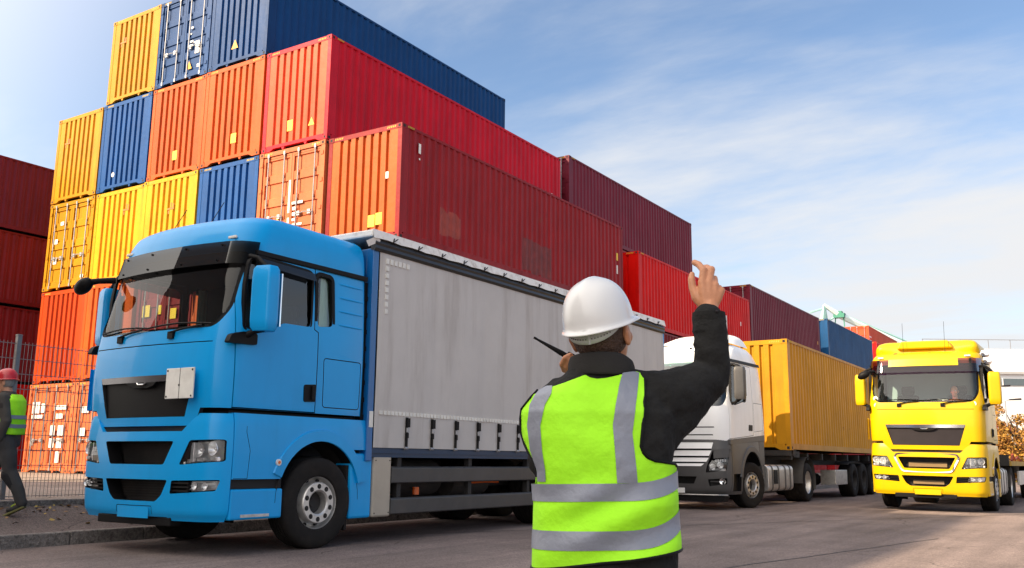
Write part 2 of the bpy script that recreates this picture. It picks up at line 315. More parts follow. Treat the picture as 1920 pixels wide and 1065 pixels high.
# ------------------------------------------------------------------ shipping containers
CW, CL, CH = 2.438, 12.192, 2.896
galv = mat('galvanised', (0.36, 0.36, 0.37), rough=0.45, metal=0.6, var=0.15, vscale=8)
black = mat('black_gap', (0.012, 0.011, 0.011), rough=0.8)
yel_mark = mat('yellow_sticker', (0.80, 0.55, 0.02), rough=0.5, var=0.1)
wht_mark = mat('white_marking', (0.78, 0.76, 0.72), rough=0.6, var=0.12, vscale=20)
haz_mark = mat('hazard_yellow', (0.50, 0.33, 0.02), rough=0.6, var=0.25, vscale=12)
placeholder = steel('steel_placeholder', (0.4, 0.1, 0.05))
def corr_path(x0, x1, flat, slope, inner, depth):
    """corrugation: list of (x, depth)"""
    pitch = flat+2*slope+inner; n = int((x1-x0-flat)/pitch); s = (x1-x0-n*pitch-flat)/2
    P = [(x0, 0)]
    x = x0+s
    for i in range(n):
        x += flat; P.append((x, 0)); P.append((x+slope, depth)); P.append((x+slope+inner, depth)); x += slope*2+inner; P.append((x, 0))
    P.append((x1, 0)); return P
def wall_strip(P, z0, z1, fn):
    b = MB()
    vs = [fn(x, d, z0) for x, d in P]+[fn(x, d, z1) for x, d in P]; n = len(P)
    b.add(vs, [(i, i+1, n+i+1, n+i) for i in range(n-1)]); return b
def container_frame(H):
    b = MB(); W = CW/2; L = CL
    for sx in (-1, 1):
        for y in (0, L):
            yy = (0, .13) if y == 0 else (L-.13, L)
            xx = sorted((sx*W, sx*(W-.13)))
            b.box(xx[0], xx[1], yy[0]+.004*(y == 0), yy[1]-.004*(y > 0), .11, H-.11)
            cx_ = sorted((sx*(W+.003), sx*(W-.165))); cy = (-.004, .176) if y == 0 else (L-.176, L+.004)
            for z in (0, H-.12):
                b.box(cx_[0], cx_[1], cy[0], cy[1], z, z+.12); b.mi = 1
                e = -.0055 if y == 0 else L+.0055
                b.box(min(cx_)+.05, max(cx_)-.05, min(e, e+.004), max(e, e+.004), z+.025, z+.095)
                xs = sx*(W+.0045); b.box(min(xs, xs-.004), max(xs, xs-.004), cy[0]+.05, cy[1]-.05, z+.025, z+.095); b.mi = 0
        xx = sorted((sx*(W-.004), sx*(W-.07)))
        b.box(xx[0], xx[1], .176, L-.176, H-.075, H-.008); b.box(xx[0], xx[1], .176, L-.176, .02, .17)
    for y0, y1 in ((.006, .09), (L-.09, L-.006)):
        b.box(-W+.165, W-.165, y0, y1, H-.125, H-.005)
        # bottom sill with the gooseneck notch and two tabs
        P = [(-W+.165, .005), (-W+.30, .005), (-W+.44, .075), (W-.44, .075), (W-.30, .005), (W-.165, .005), (W-.165, .165), (-W+.165, .165)]
        b.prism(P, 'y', y0, y1)
        for sx in (-1, 1): b.prism([(sx*.42-.06, .075), (sx*.42+.06, .075), (sx*.42+.02, .0), (sx*.42-.02, .0)], 'y', y0+.01, y1-.01)
    return b
def hazard(parent, x, z, y, width, face='y', side=1):
    b = MB(); hh = .052
    b.mi = 0; n = 5
    for i in range(n):
        a = x-width/2+i*width/n; q = width/n
        P = [(a, z-hh/2), (a+q*.55, z-hh/2), (a+q*.95, z+hh/2), (a+q*.4, z+hh/2)]
        if face == 'y': b.prism(P, 'y', y-.004, y)
        else: b.prism(P, 'x', y, y+.004*side)
    return b.build('hazard_strip', haz_mark, parent)
def make_door(W2, H, sx):
    """one door leaf hanging on side sx; local to the container"""
    b = MB(); x0, x1 = (.006, W2-.135) if sx > 0 else (-(W2-.135), -.006)
    z0, z1 = .175, H-.135; hgt = z1-z0
    P = [(z0, .0)]
    for k in range(4):
        c = z0+hgt*(k+0.5+0.0)/4
        for a, d in ((-.21, 0), (-.185, .032), (.185, .032), (.21, 0)): P.append((c+a, d))
    P.append((z1, 0)); n = len(P)
    xi0, xi1 = x0+.075, x1-.075
    vs = [(xi0, .045+d, z) for z, d in P]+[(xi1, .045+d, z) for z, d in P]
    b.add(vs, [(i, n+i, n+i+1, i+1) for i in range(n-1)])
    b.box(x0, xi0+.002, .035, .075, z0, z1); b.box(xi1-.002, x1, .035, .075, z0, z1)
    b.box(xi0, xi1, .037, .075, z0, z0+.06); b.box(xi0, xi1, .037, .075, z1-.06, z1)
    xe = x1 if sx > 0 else x0
    for k in range(4):                                          # hinges
        z = z0+.2+k*(hgt-.4)/3; b.box(min(xe, xe+sx*.09)-.0, max(xe, xe+sx*.09), -.012, .036, z-.05, z+.05)
    return b, x0, x1
def make_container(kind='blind', H=CH):
    root = empty('shipping_container')
    W = CW/2
    container_frame(H).build('frame', [placeholder, black], root)
    Ps = corr_path(.13, CL-.13, .072, .068, .070, .036)
    for sx in (-1, 1):
        o = wall_strip(Ps if sx > 0 else Ps[::-1], .165, H-.07, lambda x, d, z: (sx*(W-.010-d), x, z)).build('side_wall', placeholder, root)
    if kind == 'blind':
        Pe = corr_path(-W+.125, W-.125, .140, .028, .062, .056)
        wall_strip(Pe, .160, H-.12, lambda x, d, z: (x, .012+d, z)).build('end_wall', placeholder, root)
    else:
        for sx in (-1, 1):
            b, x0, x1 = make_door(W, H, sx); [b.box(x0+(x1-x0)*(t if sx > 0 else 1-t)-.028, x0+(x1-x0)*(t if sx > 0 else 1-t)+.028, .012, .05, z-.022, z+.022) for t in (.24, .80) for z in (.20, .75, 1.45, 2.15, H-.24)]; d = b.build('door', placeholder, root)
            for t in (.24, .80):
                x = x0+(x1-x0)*t if sx > 0 else x1-(x1-x0)*t
                r = MB(); r.cyl((x, .008, .10), (x, .008, H-.07), .0185, 8)
                for z in (.11, H-.11): r.box(x-.03, x+.03, -.012, .03, z-.05, z+.05)
                r.build('lock_rod', galv, d)
                h = MB(); hx = x+.10*sx if t < .5 else x-.12*sx
                h.tube([(x, -.012, 1.02), (x+(.36*sx if t < .5 else -.36*sx), -.014, 1.06)], .013, 6); h.box(hx-.05, hx+.05, -.012, .035, .98, 1.10)
                h.build('door_handle', galv, d)
        g = MB(); g.box(-.008, .008, .04, .06, .18, H-.14); g.build('door_gasket', black, root)
    b = wall_strip(corr_path(-W+.12, W-.12, .140, .028, .062, .056)[::-1], .160, H-.12, lambda x, d, z: (x, CL-.012-d, z)); b.build('rear_wall', placeholder, root)
    b = MB(); P = corr_path(.06, CL-.06, .10, .03, .08, .02); n = len(P)
    b.add([(-W+.06, y, H-.012-d) for y, d in P]+[(W-.06, y, H-.012-d) for y, d in P], [(i, n+i, n+i+1, i+1) for i in range(n-1)])
    b.build('roof', placeholder, root)
    b = MB(); b.box(-W+.07, W-.07, .09, CL-.09, .10, .16)
    for i in range(24): y = .4+i*.49; b.box(-W+.07, W-.07, y, y+.05, .03, .10)
    b.build('floor', black, root)
    for sx in (-1, 1): hazard(root, sx*.88, H-.06, .006, .30)
    for sx in (-1, 1): hazard(root, .36, H-.042, sx*(W-.004), .26, 'x', sx)
    return root
PROTO = {}; USED = set()
def container(kind, paint, xr, y, z, hs, label, rot=False, group='shipping containers in the stacks', noise_y=0.05):
    if kind not in PROTO: PROTO[kind] = make_container(kind)
    src = PROTO[kind]
    r = src if kind not in USED else copy_tree(src)
    USED.add(kind)
    r.location = (xr-CW/2, y+random.uniform(-noise_y, noise_y), z); r.scale = (1, 1, hs/CH)
    PAINT_LATER.append((r, paint))
    tag(r, label, 'container', group)
    return r
PAINT_LATER = []
def apply_paint(r_, p_):
    st = [r_]
    while st:
        for c_ in children(st.pop()):
            st.append(c_)
            for sl in c_.material_slots:
                if sl.material and sl.material.name.endswith('_steel') or sl.material is placeholder: sl.link = 'OBJECT'; sl.material = p_
def sticker(root, pts, m, y=.010, name='warning_sticker', side=None):
    b = MB()
    if side: b.prism(pts, 'x', side, side+.004)
    else: b.prism(pts, 'y', y-.004, y)
    return b.build(name, m, root)
def rect(x, z, w_, h_): return [(x-w_/2, z-h_/2), (x+w_/2, z-h_/2), (x+w_/2, z+h_/2), (x-w_/2, z+h_/2)]
def tri(x, z, s_): return [(x-s_/2, z-s_*.45), (x+s_/2, z-s_*.45), (x, z+s_*.55)]
C_Y = steel('yellow_steel', (0.46, 0.215, 0.004), 0.7, stain=(0.30, 0.075, 0.004)); C_Y2 = steel('bright_yellow_steel', (0.60, 0.32, 0.008), 1.0, stain=(0.42, 0.11, 0.004))
C_O = steel('orange_steel', (0.50, 0.082, 0.009), 0.4); C_RO = steel('red_orange_steel', (0.48, 0.052, 0.006), 1.3, stain=(0.26, 0.012, 0.004))
C_R = steel('crimson_steel', (0.54, 0.004, 0.020), 0.1); C_BR = steel('brick_red_steel', (0.27, 0.011, 0.014), 0.9)
C_M = steel('maroon_steel', (0.15, 0.014, 0.030), 0.4); C_DR = steel('dark_red_steel', (0.20, 0.012, 0.016), 0.4)
C_B = steel('blue_steel', (0.004, 0.068, 0.25), 0.2); C_N = steel('navy_steel', (0.002, 0.046, 0.165), 0.15)
C_S = steel('scarlet_steel', (0.68, 0.004, 0.002), 0.05); C_B2 = steel('slate_blue_steel', (0.008, 0.065, 0.18), 0.1)
C_P = steel('pale_orange_steel', (0.56, 0.145, 0.052), 0.7); C_V = steel('vermilion_steel', (0.55, 0.08, 0.03), 0.3)
random.seed(11)
PX = 2.511; ZL = [YZ+.01, 3.27, 6.26, 9.21, 12.16, 15.05]
def sc(c, lv, kind, paint, label, dy=0.0, dx=0.0):
    h = ZL[lv+1]-ZL[lv]-.035
    return container(kind, paint, -(5-c)*PX+dx, dy, ZL[lv], h, label)
S = {}
S[1, 4] = sc(1, 4, 'blind', C_Y, 'yellow ribbed container at the left end of the topmost tier', dx=.08)
S[2, 4] = sc(2, 4, 'door', C_N, 'blue container with lock rods on its doors in the topmost tier')
S[3, 4] = sc(3, 4, 'blind', C_N, 'navy container with a long side facing the sky, right end of the topmost tier', dy=-.05)
S[0, 3] = sc(0, 3, 'blind', C_Y, 'yellow ribbed container at the left end of the second tier from the top')
S[1, 3] = sc(1, 3, 'blind', C_B, 'blue ribbed container between a yellow one and an orange one, second tier from the top')
S[2, 3] = sc(2, 3, 'blind', C_O, 'orange ribbed container beside the blue one, second tier from the top')
S[3, 3] = sc(3, 3, 'blind', C_O, 'orange ribbed container touching the crimson one, second tier from the top')
S[4, 3] = sc(4, 3, 'blind', C_R, 'crimson container with pale ribbed end and long bright red side')
S[0, 2] = sc(0, 2, 'door', C_Y, 'yellow container with double doors and lock rods above the red-orange one')
S[1, 2] = sc(1, 2, 'blind', C_Y2, 'bright yellow ribbed container right beside the yellow doors')
S[2, 2] = sc(2, 2, 'blind', C_Y2, 'bright yellow ribbed container directly left of a blue one, behind the truck cab roof')
S[3, 2] = sc(3, 2, 'blind', C_B, 'blue ribbed container just above the blue truck roof')
S[4, 2] = sc(4, 2, 'door', C_P, 'pale orange container with closed doors and white lock rods above the truck')
S[5, 2] = sc(5, 2, 'blind', C_BR, 'weathered brick red container with an orange end, right above the curtain side truck')
S[0, 1] = sc(0, 1, 'blind', C_RO, 'rusty red-orange ribbed container above the wire fence at the far left')
S[1, 1] = sc(1, 1, 'blind', C_O, 'orange ribbed container seen beside and through the truck windscreen')
S[2, 1] = sc(2, 1, 'door', C_DR, 'red container with yellow stickers on its doors seen through the truck windscreen')
S[3, 1] = sc(3, 1, 'blind', C_O, 'orange container hidden behind the truck cab, fourth in its tier')
S[4, 1] = sc(4, 1, 'blind', C_BR, 'brick red container hidden behind the truck cab, fifth in its tier')
S[5, 1] = sc(5, 1, 'blind', C_DR, 'dark red container behind the grey curtain of the truck, second tier')
S[0, 0] = sc(0, 0, 'door', C_P, 'pale orange container with white stickers on its doors standing behind the fence')
S[1, 0] = sc(1, 0, 'door', C_P, 'orange container at ground level partly hidden by the truck bumper')
S[2, 0] = sc(2, 0, 'blind', C_BR, 'brick red container on the ground behind the truck, third in its tier')
S[3, 0] = sc(3, 0, 'blind', C_O, 'orange container on the ground behind the truck, fourth in its tier')
S[4, 0] = sc(4, 0, 'door', C_DR, 'dark red container on the ground behind the truck, fifth in its tier')
S[5, 0] = sc(5, 0, 'blind', C_BR, 'brick red container on the ground behind the truck bed')
h25 = 2.6
S['p1'] = container('door', C_M, -2.55, 12.95, 9.72, 2.78, 'maroon container on top of the second stack, behind the crimson one')
S['q1'] = container('blind', C_BR, -2.55, 12.95, 6.8, 2.88, 'brick red container under the topmost maroon one, hidden by the scarlet one')
S['q2'] = container('blind', C_N, -2.55, 12.95, 3.65, 2.88, 'navy container hidden inside the second stack')
S['q3'] = container('blind', C_N, -2.55, 12.95, .51, 2.88, 'navy container at the foot of the second stack, inner row')
S['r1'] = container('blind', C_S, 0, 13.5, 5.88, 2.70, 'scarlet container with two white bars behind the raised hand')
S['r2'] = container('blind', C_DR, 0, 13.5, 3.22, 2.62, 'dark red container under the scarlet one, behind the truck tail')
S['r3'] = container('blind', C_DR, 0, 13.5, .51, 2.65, 'dark red container at the foot of the stack under the scarlet one')
S['m1'] = container('door', C_M, 0, 25.85, 6.52, 2.86, 'maroon container above the white truck with lock rods showing at its end')
S['m2'] = container('blind', C_N, 0, 25.85, 3.55, 2.9, 'navy container below the maroon one, hidden by the white truck')
S['m3'] = container('blind', C_BR, 0, 25.85, .51, 2.9, 'brick red container at the foot of the third stack')
S['b1'] = container('blind', C_B2, 0, 39.9, 6.74, 2.86, 'dark blue container near the crane, above the yellow container')
S['b2'] = container('blind', C_N, 0, 39.9, 3.65, 2.9, 'navy container below the dark blue one, hidden by the yellow container')
S['b3'] = container('blind', C_BR, 0, 39.9, .51, 2.9, 'brick red container at the foot of the fourth stack')
YF = 54.0
S['f1'] = container('door', C_V, -3, 65.7, 9.95, 2.7, 'orange-red container topmost in the farthest stack, left of the yellow truck')
S['f2'] = container('blind', C_S, -1, 58.5, 7.6, 2.72, 'small looking red container just left of the yellow truck roof')
S['f3'] = container('blind', C_N, -1, 58.5, 4.3, 3.25, 'navy container below the red one in the farthest stack')
S['f4'] = container('blind', C_BR, -1, 58.5, .51, 3.7, 'brick red container at the foot of the farthest stack')
for k, nm in enumerate(('lowest', 'second', 'third')): container('blind', C_DR, -3.6, 65.7, .51+3.14*k, 3.1, 'dark red container hidden in the farthest stack, %s from the ground' % nm)
S['l4'] = container('blind', C_M, -18.1, -4.3, 8.86, 2.56, 'dark red container at the top of the left stack', group='dark red containers at the left edge')
S['l3'] = container('blind', C_DR, -18.1, -4.3, 6.22, 2.56, 'dark red container second from the top of the left stack', group='dark red containers at the left edge')
S['l2'] = container('blind', C_DR, -18.1, -4.3, 3.55, 2.58, 'dark red container third from the top of the left stack, beside the fence post', group='dark red containers at the left edge')
S['l1'] = container('blind', C_S, -18.1, -4.3, .52, 2.95, 'red container at the bottom of the left stack, behind the walking worker', group='dark red containers at the left edge')
for r_, p_ in PAINT_LATER: apply_paint(r_, p_)
C_EO = steel('sunlit_tone_orange', (0.54, 0.10, 0.012), 0.7); C_ES = steel('sunlit_tone_salmon', (0.60, 0.085, 0.028), 0.3)  # warm sunlight put into the base colour of two end walls
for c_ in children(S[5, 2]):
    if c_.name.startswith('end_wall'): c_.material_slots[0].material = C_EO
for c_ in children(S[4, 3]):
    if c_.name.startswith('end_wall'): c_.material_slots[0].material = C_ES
# stickers, plates and lettering on the containers
orange_sign = mat('orange_triangle', (0.80, 0.38, 0.02), rough=0.5)
sticker(S[4, 3], rect(-.18, .62, .20, .30), yel_mark); sticker(S[4, 3], tri(.62, .58, .22), yel_mark)
sticker(S[3, 3], rect(.12, .66, .22, .28), yel_mark)
sticker(S[2, 3], rect(.02, .62, .20, .28), yel_mark)
sticker(S[5, 2], rect(.32, .52, .22, .30), yel_mark); sticker(S[5, 2], rect(.56, .55, .20, .30), yel_mark); sticker(S[5, 2], rect(.78, 1.62, .09, .17), wht_mark, name='marking')
sticker(S[3, 4], tri(-.12, .62, .28), orange_sign)
sticker(S[1, 3], [(-.45+.075*math.cos(k*.6283), .50+.075*math.sin(k*.6283)) for k in range(10)], wht_mark, name='marking')
for x, z, w_, h_ in ((.33, 1.70, .13, .07), (.30, 1.50, .11, .05), (.33, 1.24, .22, .06), (.33, 1.12, .2, .05), (.60, 1.18, .26, .05), (.66, .97, .2, .34), (.78, .38, .16, .10)): sticker(S[2, 4], rect(x, z, w_, h_), wht_mark, y=.032, name='marking')
sticker(S[2, 4], tri(.33, .46, .26), orange_sign, y=.032)
for x, z, w_, h_ in ((.28, 1.35, .40, .07), (.17, 1.20, .12, .09), (.17, 1.05, .12, .09), (.17, .90, .12, .07), (.30, .76, .36, .06), (-.03, 1.55, .07, .9), (-.03, .8, .07, .35)): sticker(S[4, 2], rect(x, z, w_, h_), wht_mark, y=.032, name='marking')
sticker(S[4, 2], rect(-.85, .92, .26, .26), yel_mark, y=.032); sticker(S[4, 2], tri(-.42, .92, .27), yel_mark, y=.032)
for x, z, w_, h_ in ((-.75, 1.62, .16, .16), (-.72, .98, .18, .22), (-.42, 1.05, .12, .13), (-.50, 2.2, .18, .12), (.85, .34, .16, .1)): sticker(S[0, 2], rect(x, z, w_, h_), wht_mark, y=.032, name='marking')
for x, z, w_, h_ in ((-.82, 2.12, .40, .38), (-.45, 2.10, .22, .30), (-.72, 1.82, .60, .12), (.55, 2.1, .62, .14), (.5, 1.82, .36, .16), (.2, 1.35, .26, .34), (.62, 1.35, .28, .34), (.2, .95, .28, .30), (.6, .95, .28, .32), (-.9, .95, .16, .16), (.58, .5, .2, .36)): sticker(S[0, 0], rect(x, z, w_, h_), wht_mark, y=.030, name='marking')
for x, z, w_, h_ in ((-.7, 2.0, .4, .2), (-.75, 1.3, .3, .25), (.4, 2.05, .5, .2), (.4, 1.2, .3, .3)): sticker(S[1, 0], rect(x, z, w_, h_), wht_mark, y=.030, name='marking')
for x, z, w_, h_ in ((-.80, 1.9, .34, .34), (.45, 1.75, .26, .30), (-.2, 1.9, .2, .26)): sticker(S[2, 1], rect(x, z, w_, h_), yel_mark, y=.032)
xs = CW/2-.006
def sidemark(key, rects, m, name='marking', x=None):
    for y_, z_, w_, h_ in rects: sticker(S[key], rect(y_, z_, w_, h_), m, name=name, side=xs if x is None else x)
sidemark((4, 3), ((11.55, 1.30, .10, .22), (11.55, .95, .10, .22)), wht_mark); sidemark((4, 3), ((11.55, 1.30, .06, .16),), yel_mark, x=xs+.005)
sidemark((5, 2), ((11.75, 1.75, .12, .26), (11.75, .66, .13, .2)), yel_mark); sidemark((5, 2), ((11.75, 1.30, .10, .30),), wht_mark); sidemark((5, 2), ((11.2, .45, .34, .30),), orange_sign); sidemark((5, 2), ((.72, 2.42, .09, .26), (.72, 2.15, .05, .05)), wht_mark)
sidemark('r1', ((8.0, 1.12, .26, 1.0), (8.95, 1.12, .28, 1.05), (10.9, 1.5, .1, .2)), wht_mark)
sidemark('m1', ((11.7, 1.35, .10, .18), (11.72, .78, .22, .22), (11.72, .5, .22, .22)), orange_sign)
sidemark('f1', ((.5, 1.9, .9, .12), (.5, 1.55, .9, .12), (.1, 1.72, .12, .3)), wht_mark)
sidemark('f2', ((2.0, 1.7, 1.8, .28),), wht_mark)
faded = mat('faded_orange_marking', (0.50, 0.14, 0.01), rough=.6, var=.3, vscale=18)
for key, x0, z0 in (((1, 4), -.62, 2.05), ((0, 3), -.62, 2.0), ((1, 2), .35, 2.2), ((2, 2), .1, 1.9)):
    for dx_, dz_, w_, h_ in ((0, 0, .30, .05), (.02, .10, .05, .16), (.12, .09, .05, .12), (-.08, -.10, .05, .10)): sticker(S[key], rect(x0+dx_, z0+dz_, w_, h_), faded, name='marking')
# old paint patches on the brick red side
patch1 = mat('old_paint', (0.27, 0.034, 0.022), rough=0.6, var=0.35, vscale=5); patch2 = mat('sooty_paint', (0.16, 0.018, 0.018), rough=0.6, var=0.4, vscale=4)
def ragged(y0, y1, z0, z1, seed):
    rr = random.Random(seed); P = []
    n = 14
    for i in range(n): P.append((y0+(y1-y0)*i/n, z0+rr.uniform(-.14, .06)))
    for i in range(6): P.append((y1+rr.uniform(-.06, .06), z0+(z1-z0)*i/6))
    for i in range(n): P.append((y1-(y1-y0)*i/n, z1+rr.uniform(-.10, .14)))
    for i in range(6): P.append((y0+rr.uniform(-.06, .06), z1-(z1-z0)*i/6))
    return P
def patch(key, P, m):
    """paint patch that follows the corrugation"""
    ys = [p[0] for p in P]; zs = [p[1] for p in P]; prof = corr_path(.13, CL-.13, .072, .068, .070, .036)
    pts = [q for q in prof if min(ys) <= q[0] <= max(ys)]; b = MB()
    def span(yv):
        up = max((z for y_, z in P if abs(y_-yv) < .2), default=max(zs)); lo = min((z for y_, z in P if abs(y_-yv) < .2), default=min(zs)); return lo, up
    vs = []
    for yv, d in pts:
        lo, up = span(yv); vs += [(CW/2-.0085-d, yv, lo), (CW/2-.0085-d, yv, up)]
    b.add(vs, [(2*i, 2*i+2, 2*i+3, 2*i+1) for i in range(len(pts)-1)]); b.build('paint_patch', m, S[key])
patch((5, 2), ragged(5.6, 7.2, .25, 1.05, 5), patch2); patch((5, 2), ragged(1.6, 2.5, .55, 1.0, 2), patch1)
# ------------------------------------------------------------------ trucks: shared shapes
rubber = mat('tyre_rubber', (0.014, 0.012, 0.011), rough=0.8, spec=0.2, var=0.25, vscale=6, dirt=(0.06, 0.045, 0.035), dirt_amt=0.3, dirt_scale=5)
plastic = mat('black_plastic', (0.008, 0.0075, 0.008), rough=0.5, spec=0.13, var=0.1)
plastic2 = mat('grey_plastic', (0.024, 0.020, 0.023), rough=0.55, spec=0.15, var=0.12, vscale=5)
trim = mat('cabin_trim', (0.010, 0.0095, 0.0095), rough=0.75)
seatm = mat('seat_fabric', (0.03, 0.03, 0.035), rough=0.9)
chrome = mat('chrome', (0.82, 0.82, 0.83), rough=0.14, metal=1.0, var=0.03)
alu = mat('aluminium', (0.62, 0.60, 0.57), rough=0.38, metal=0.75, var=0.12, vscale=7, dirt=(0.16, 0.12, 0.09), dirt_amt=0.5, dirt_scale=6)
reflector = mat('lamp_reflector', (0.85, 0.85, 0.85), rough=0.18, metal=0.55)
lampback = mat('lamp_back', (0.78, 0.78, 0.76), rough=0.3, metal=0.0)
chassis = mat('chassis_black', (0.018, 0.016, 0.015), rough=0.7, var=0.3, vscale=4, dirt=(0.07, 0.05, 0.04), dirt_amt=0.5)
amber = mat('amber_lens', (0.75, 0.13, 0.02), rough=0.2)
plate_w = mat('white_plate', (0.76, 0.74, 0.68), rough=0.45, var=0.08, vscale=9, dirt=(0.4, 0.36, 0.3), dirt_amt=0.4)
lensg = glass('lamp_glass', (0.95, 0.96, 0.97), alpha=0.05)
wsg = glass('cab_glass', (0.42, 0.46, 0.45), alpha=0.02, top=0.6)
wsy = glass('reflecting_cab_glass', (0.90, 0.97, 0.95), alpha=0.045, top=0.8)
sideg = glass('side_glass', (0.86, 0.92, 0.89), alpha=0.05)
smoke = glass('smoked_visor', (0.07, 0.066, 0.066), alpha=0.005, top=0.10)
visor_tint = glass('purple_visor', (0.30, 0.12, 0.26), alpha=0.04, top=0.4)
mirror_glass = mat('mirror_glass', (0.8, 0.8, 0.8), rough=0.03, metal=1.0)
def paint(name, c): return mat(name, c, rough=0.36, spec=0.25, var=0.04, vscale=1.5, coat=0.24, bump=0.02, bscale=2.0, dirt=tuple(x*0.62+0.006 for x in c), dirt_amt=0.25, dirt_scale=2.4, streak=True)
def plan_y(x, w_, f, b, rc):
    """y of the front surface at lateral x"""
    ax = min(abs(x), w_); y = f+b*(ax/w_)**2
    if ax > w_-rc: t = (ax-(w_-rc))/rc; y += rc*(1-math.sqrt(max(0, 1-t*t)))
    return y
def lerp_slice(sl, z):
    if z <= sl[0][0]: return sl[0][1:]
    for a, b in zip(sl, sl[1:]):
        if z <= b[0]: t = (z-a[0])/(b[0]-a[0]); return tuple(p+(q-p)*t for p, q in zip(a[1:], b[1:]))
    return sl[-1][1:]
def smooth_slices(sl, n=34):
    """Catmull-Rom through the slice table, so the body has no hard creases"""
    out = []; zs = [s[0] for s in sl]
    k = len(sl)-1
    for i in range(k):
        p0 = sl[max(0, i-1)]; p1 = sl[i]; p2 = sl[i+1]; p3 = sl[min(k, i+2)]; m = max(2, int(n/k))
        for j in range(m):
            t = j/m
            q = [0.5*((2*b)+(-a+c)*t+(2*a-5*b+4*c-d)*t*t+(-a+3*b-3*c+d)*t**3) for a, b, c, d in zip(p0, p1, p2, p3)]
            q[0] = p1[0]+(p2[0]-p1[0])*t; out.append(tuple(q))
    out.append(sl[-1]); out.sort(key=lambda s: s[0]); return out
def front_y(sl, x, z):
    w_, f, r, b, rc = lerp_slice(sl, z); return plan_y(x, w_, f, b, rc)
def outline(w_, f, r, b, rc, rr=0.06, inset=0.0):
    w2 = w_-inset; xs = []
    for i in range(13): xs.append((w2-rc)*(-1+2*i/12))
    P = []
    for i in range(9):
        a = math.pi/2*i/8; xx = -(w2-rc)-rc*math.cos(a); P.append((xx, plan_y(xx, w2, f+inset, b, rc)))
    for x in xs[1:-1]: P.append((x, plan_y(x, w2, f+inset, b, rc)))
    for i in range(9):
        a = math.pi/2*(1-i/8); xx = (w2-rc)+rc*math.cos(a); P.append((xx, plan_y(xx, w2, f+inset, b, rc)))
    y1 = P[-1][1]; R_ = r-inset
    for t in (.25, .5, .75): P.append((w2, y1+(R_-rr-y1)*t))
    P += [(w2, R_-rr), (w2-rr*.3, R_-rr*.3), (w2-rr, R_)]
    for t in (.33, .66): P.append(((w2-rr)*(1-2*t), R_))
    P += [(-w2+rr, R_), (-w2+rr*.3, R_-rr*.3), (-w2, R_-rr)]
    for t in (.75, .5, .25): P.append((-w2, y1+(R_-rr-y1)*t))
    return P
RAKE = [.02]
def roofz(y, z): return z if z < 3.32 else (z+(z-3.32)/.52*(RAKE[0]-.015*max(0, y-.45)) if RAKE[0] > 0 else 3.32+(z-3.32)*.62)
def loft(sl, inset=0.0, mi=0, cap=True, drop=0.0):
    b = MB(); b.mi = mi; vs = []; n = None
    for s in sl:
        P = outline(*s[1:], inset=inset); n = len(P); vs += [(x, y, roofz(y, s[0])-(drop if s[0] > 2 else 0)) for x, y in P]
    k = len(sl); fs = []
    for j in range(k-1):
        for i in range(n): fs.append((j*n+i, j*n+(i+1) % n, (j+1)*n+(i+1) % n, (j+1)*n+i))
    if cap: fs += [list(range(n))[::-1], [(k-1)*n+i for i in range(n)]]
    return b.add(vs, fs)
def cutp(poly, axis, a, b, mi=1):
    m = MB(); m.mi = mi; return m.prism(poly, axis, a, b)
def cutring(poly, wd, axis, a, b, mi=1):
    m = MB(); m.mi = mi; return ring(m, poly, wd, axis, a, b)
def mirror(P): return [(-x, z) for x, z in P]
def sheet(name, fn, poly, m, parent, nx=26, nz=10, thick=None, kinds=None):
    """a curved pane: rows between the left and right edge of a polygon (x,z), y from fn"""
    zs = [p[1] for p in poly]; z0, z1 = min(zs), max(zs)
    def span(z):
        xs = []
        k = len(poly)
        for i in range(k):
            a, c = poly[i], poly[(i+1) % k]
            if (a[1]-z)*(c[1]-z) <= 0 and abs(a[1]-c[1]) > 1e-9: xs.append(a[0]+(c[0]-a[0])*(z-a[1])/(c[1]-a[1]))
        return (min(xs), max(xs)) if xs else (0, 0)
    b = MB()
    def g(u, v):
        z = z0+(z1-z0)*(0.002+0.996*v); l, r = span(z); x = l+(r-l)*u; return (x, fn(x, z), z)
    b.grid(g, nx, nz)
    return b.build(name, m, parent, smooth=60)
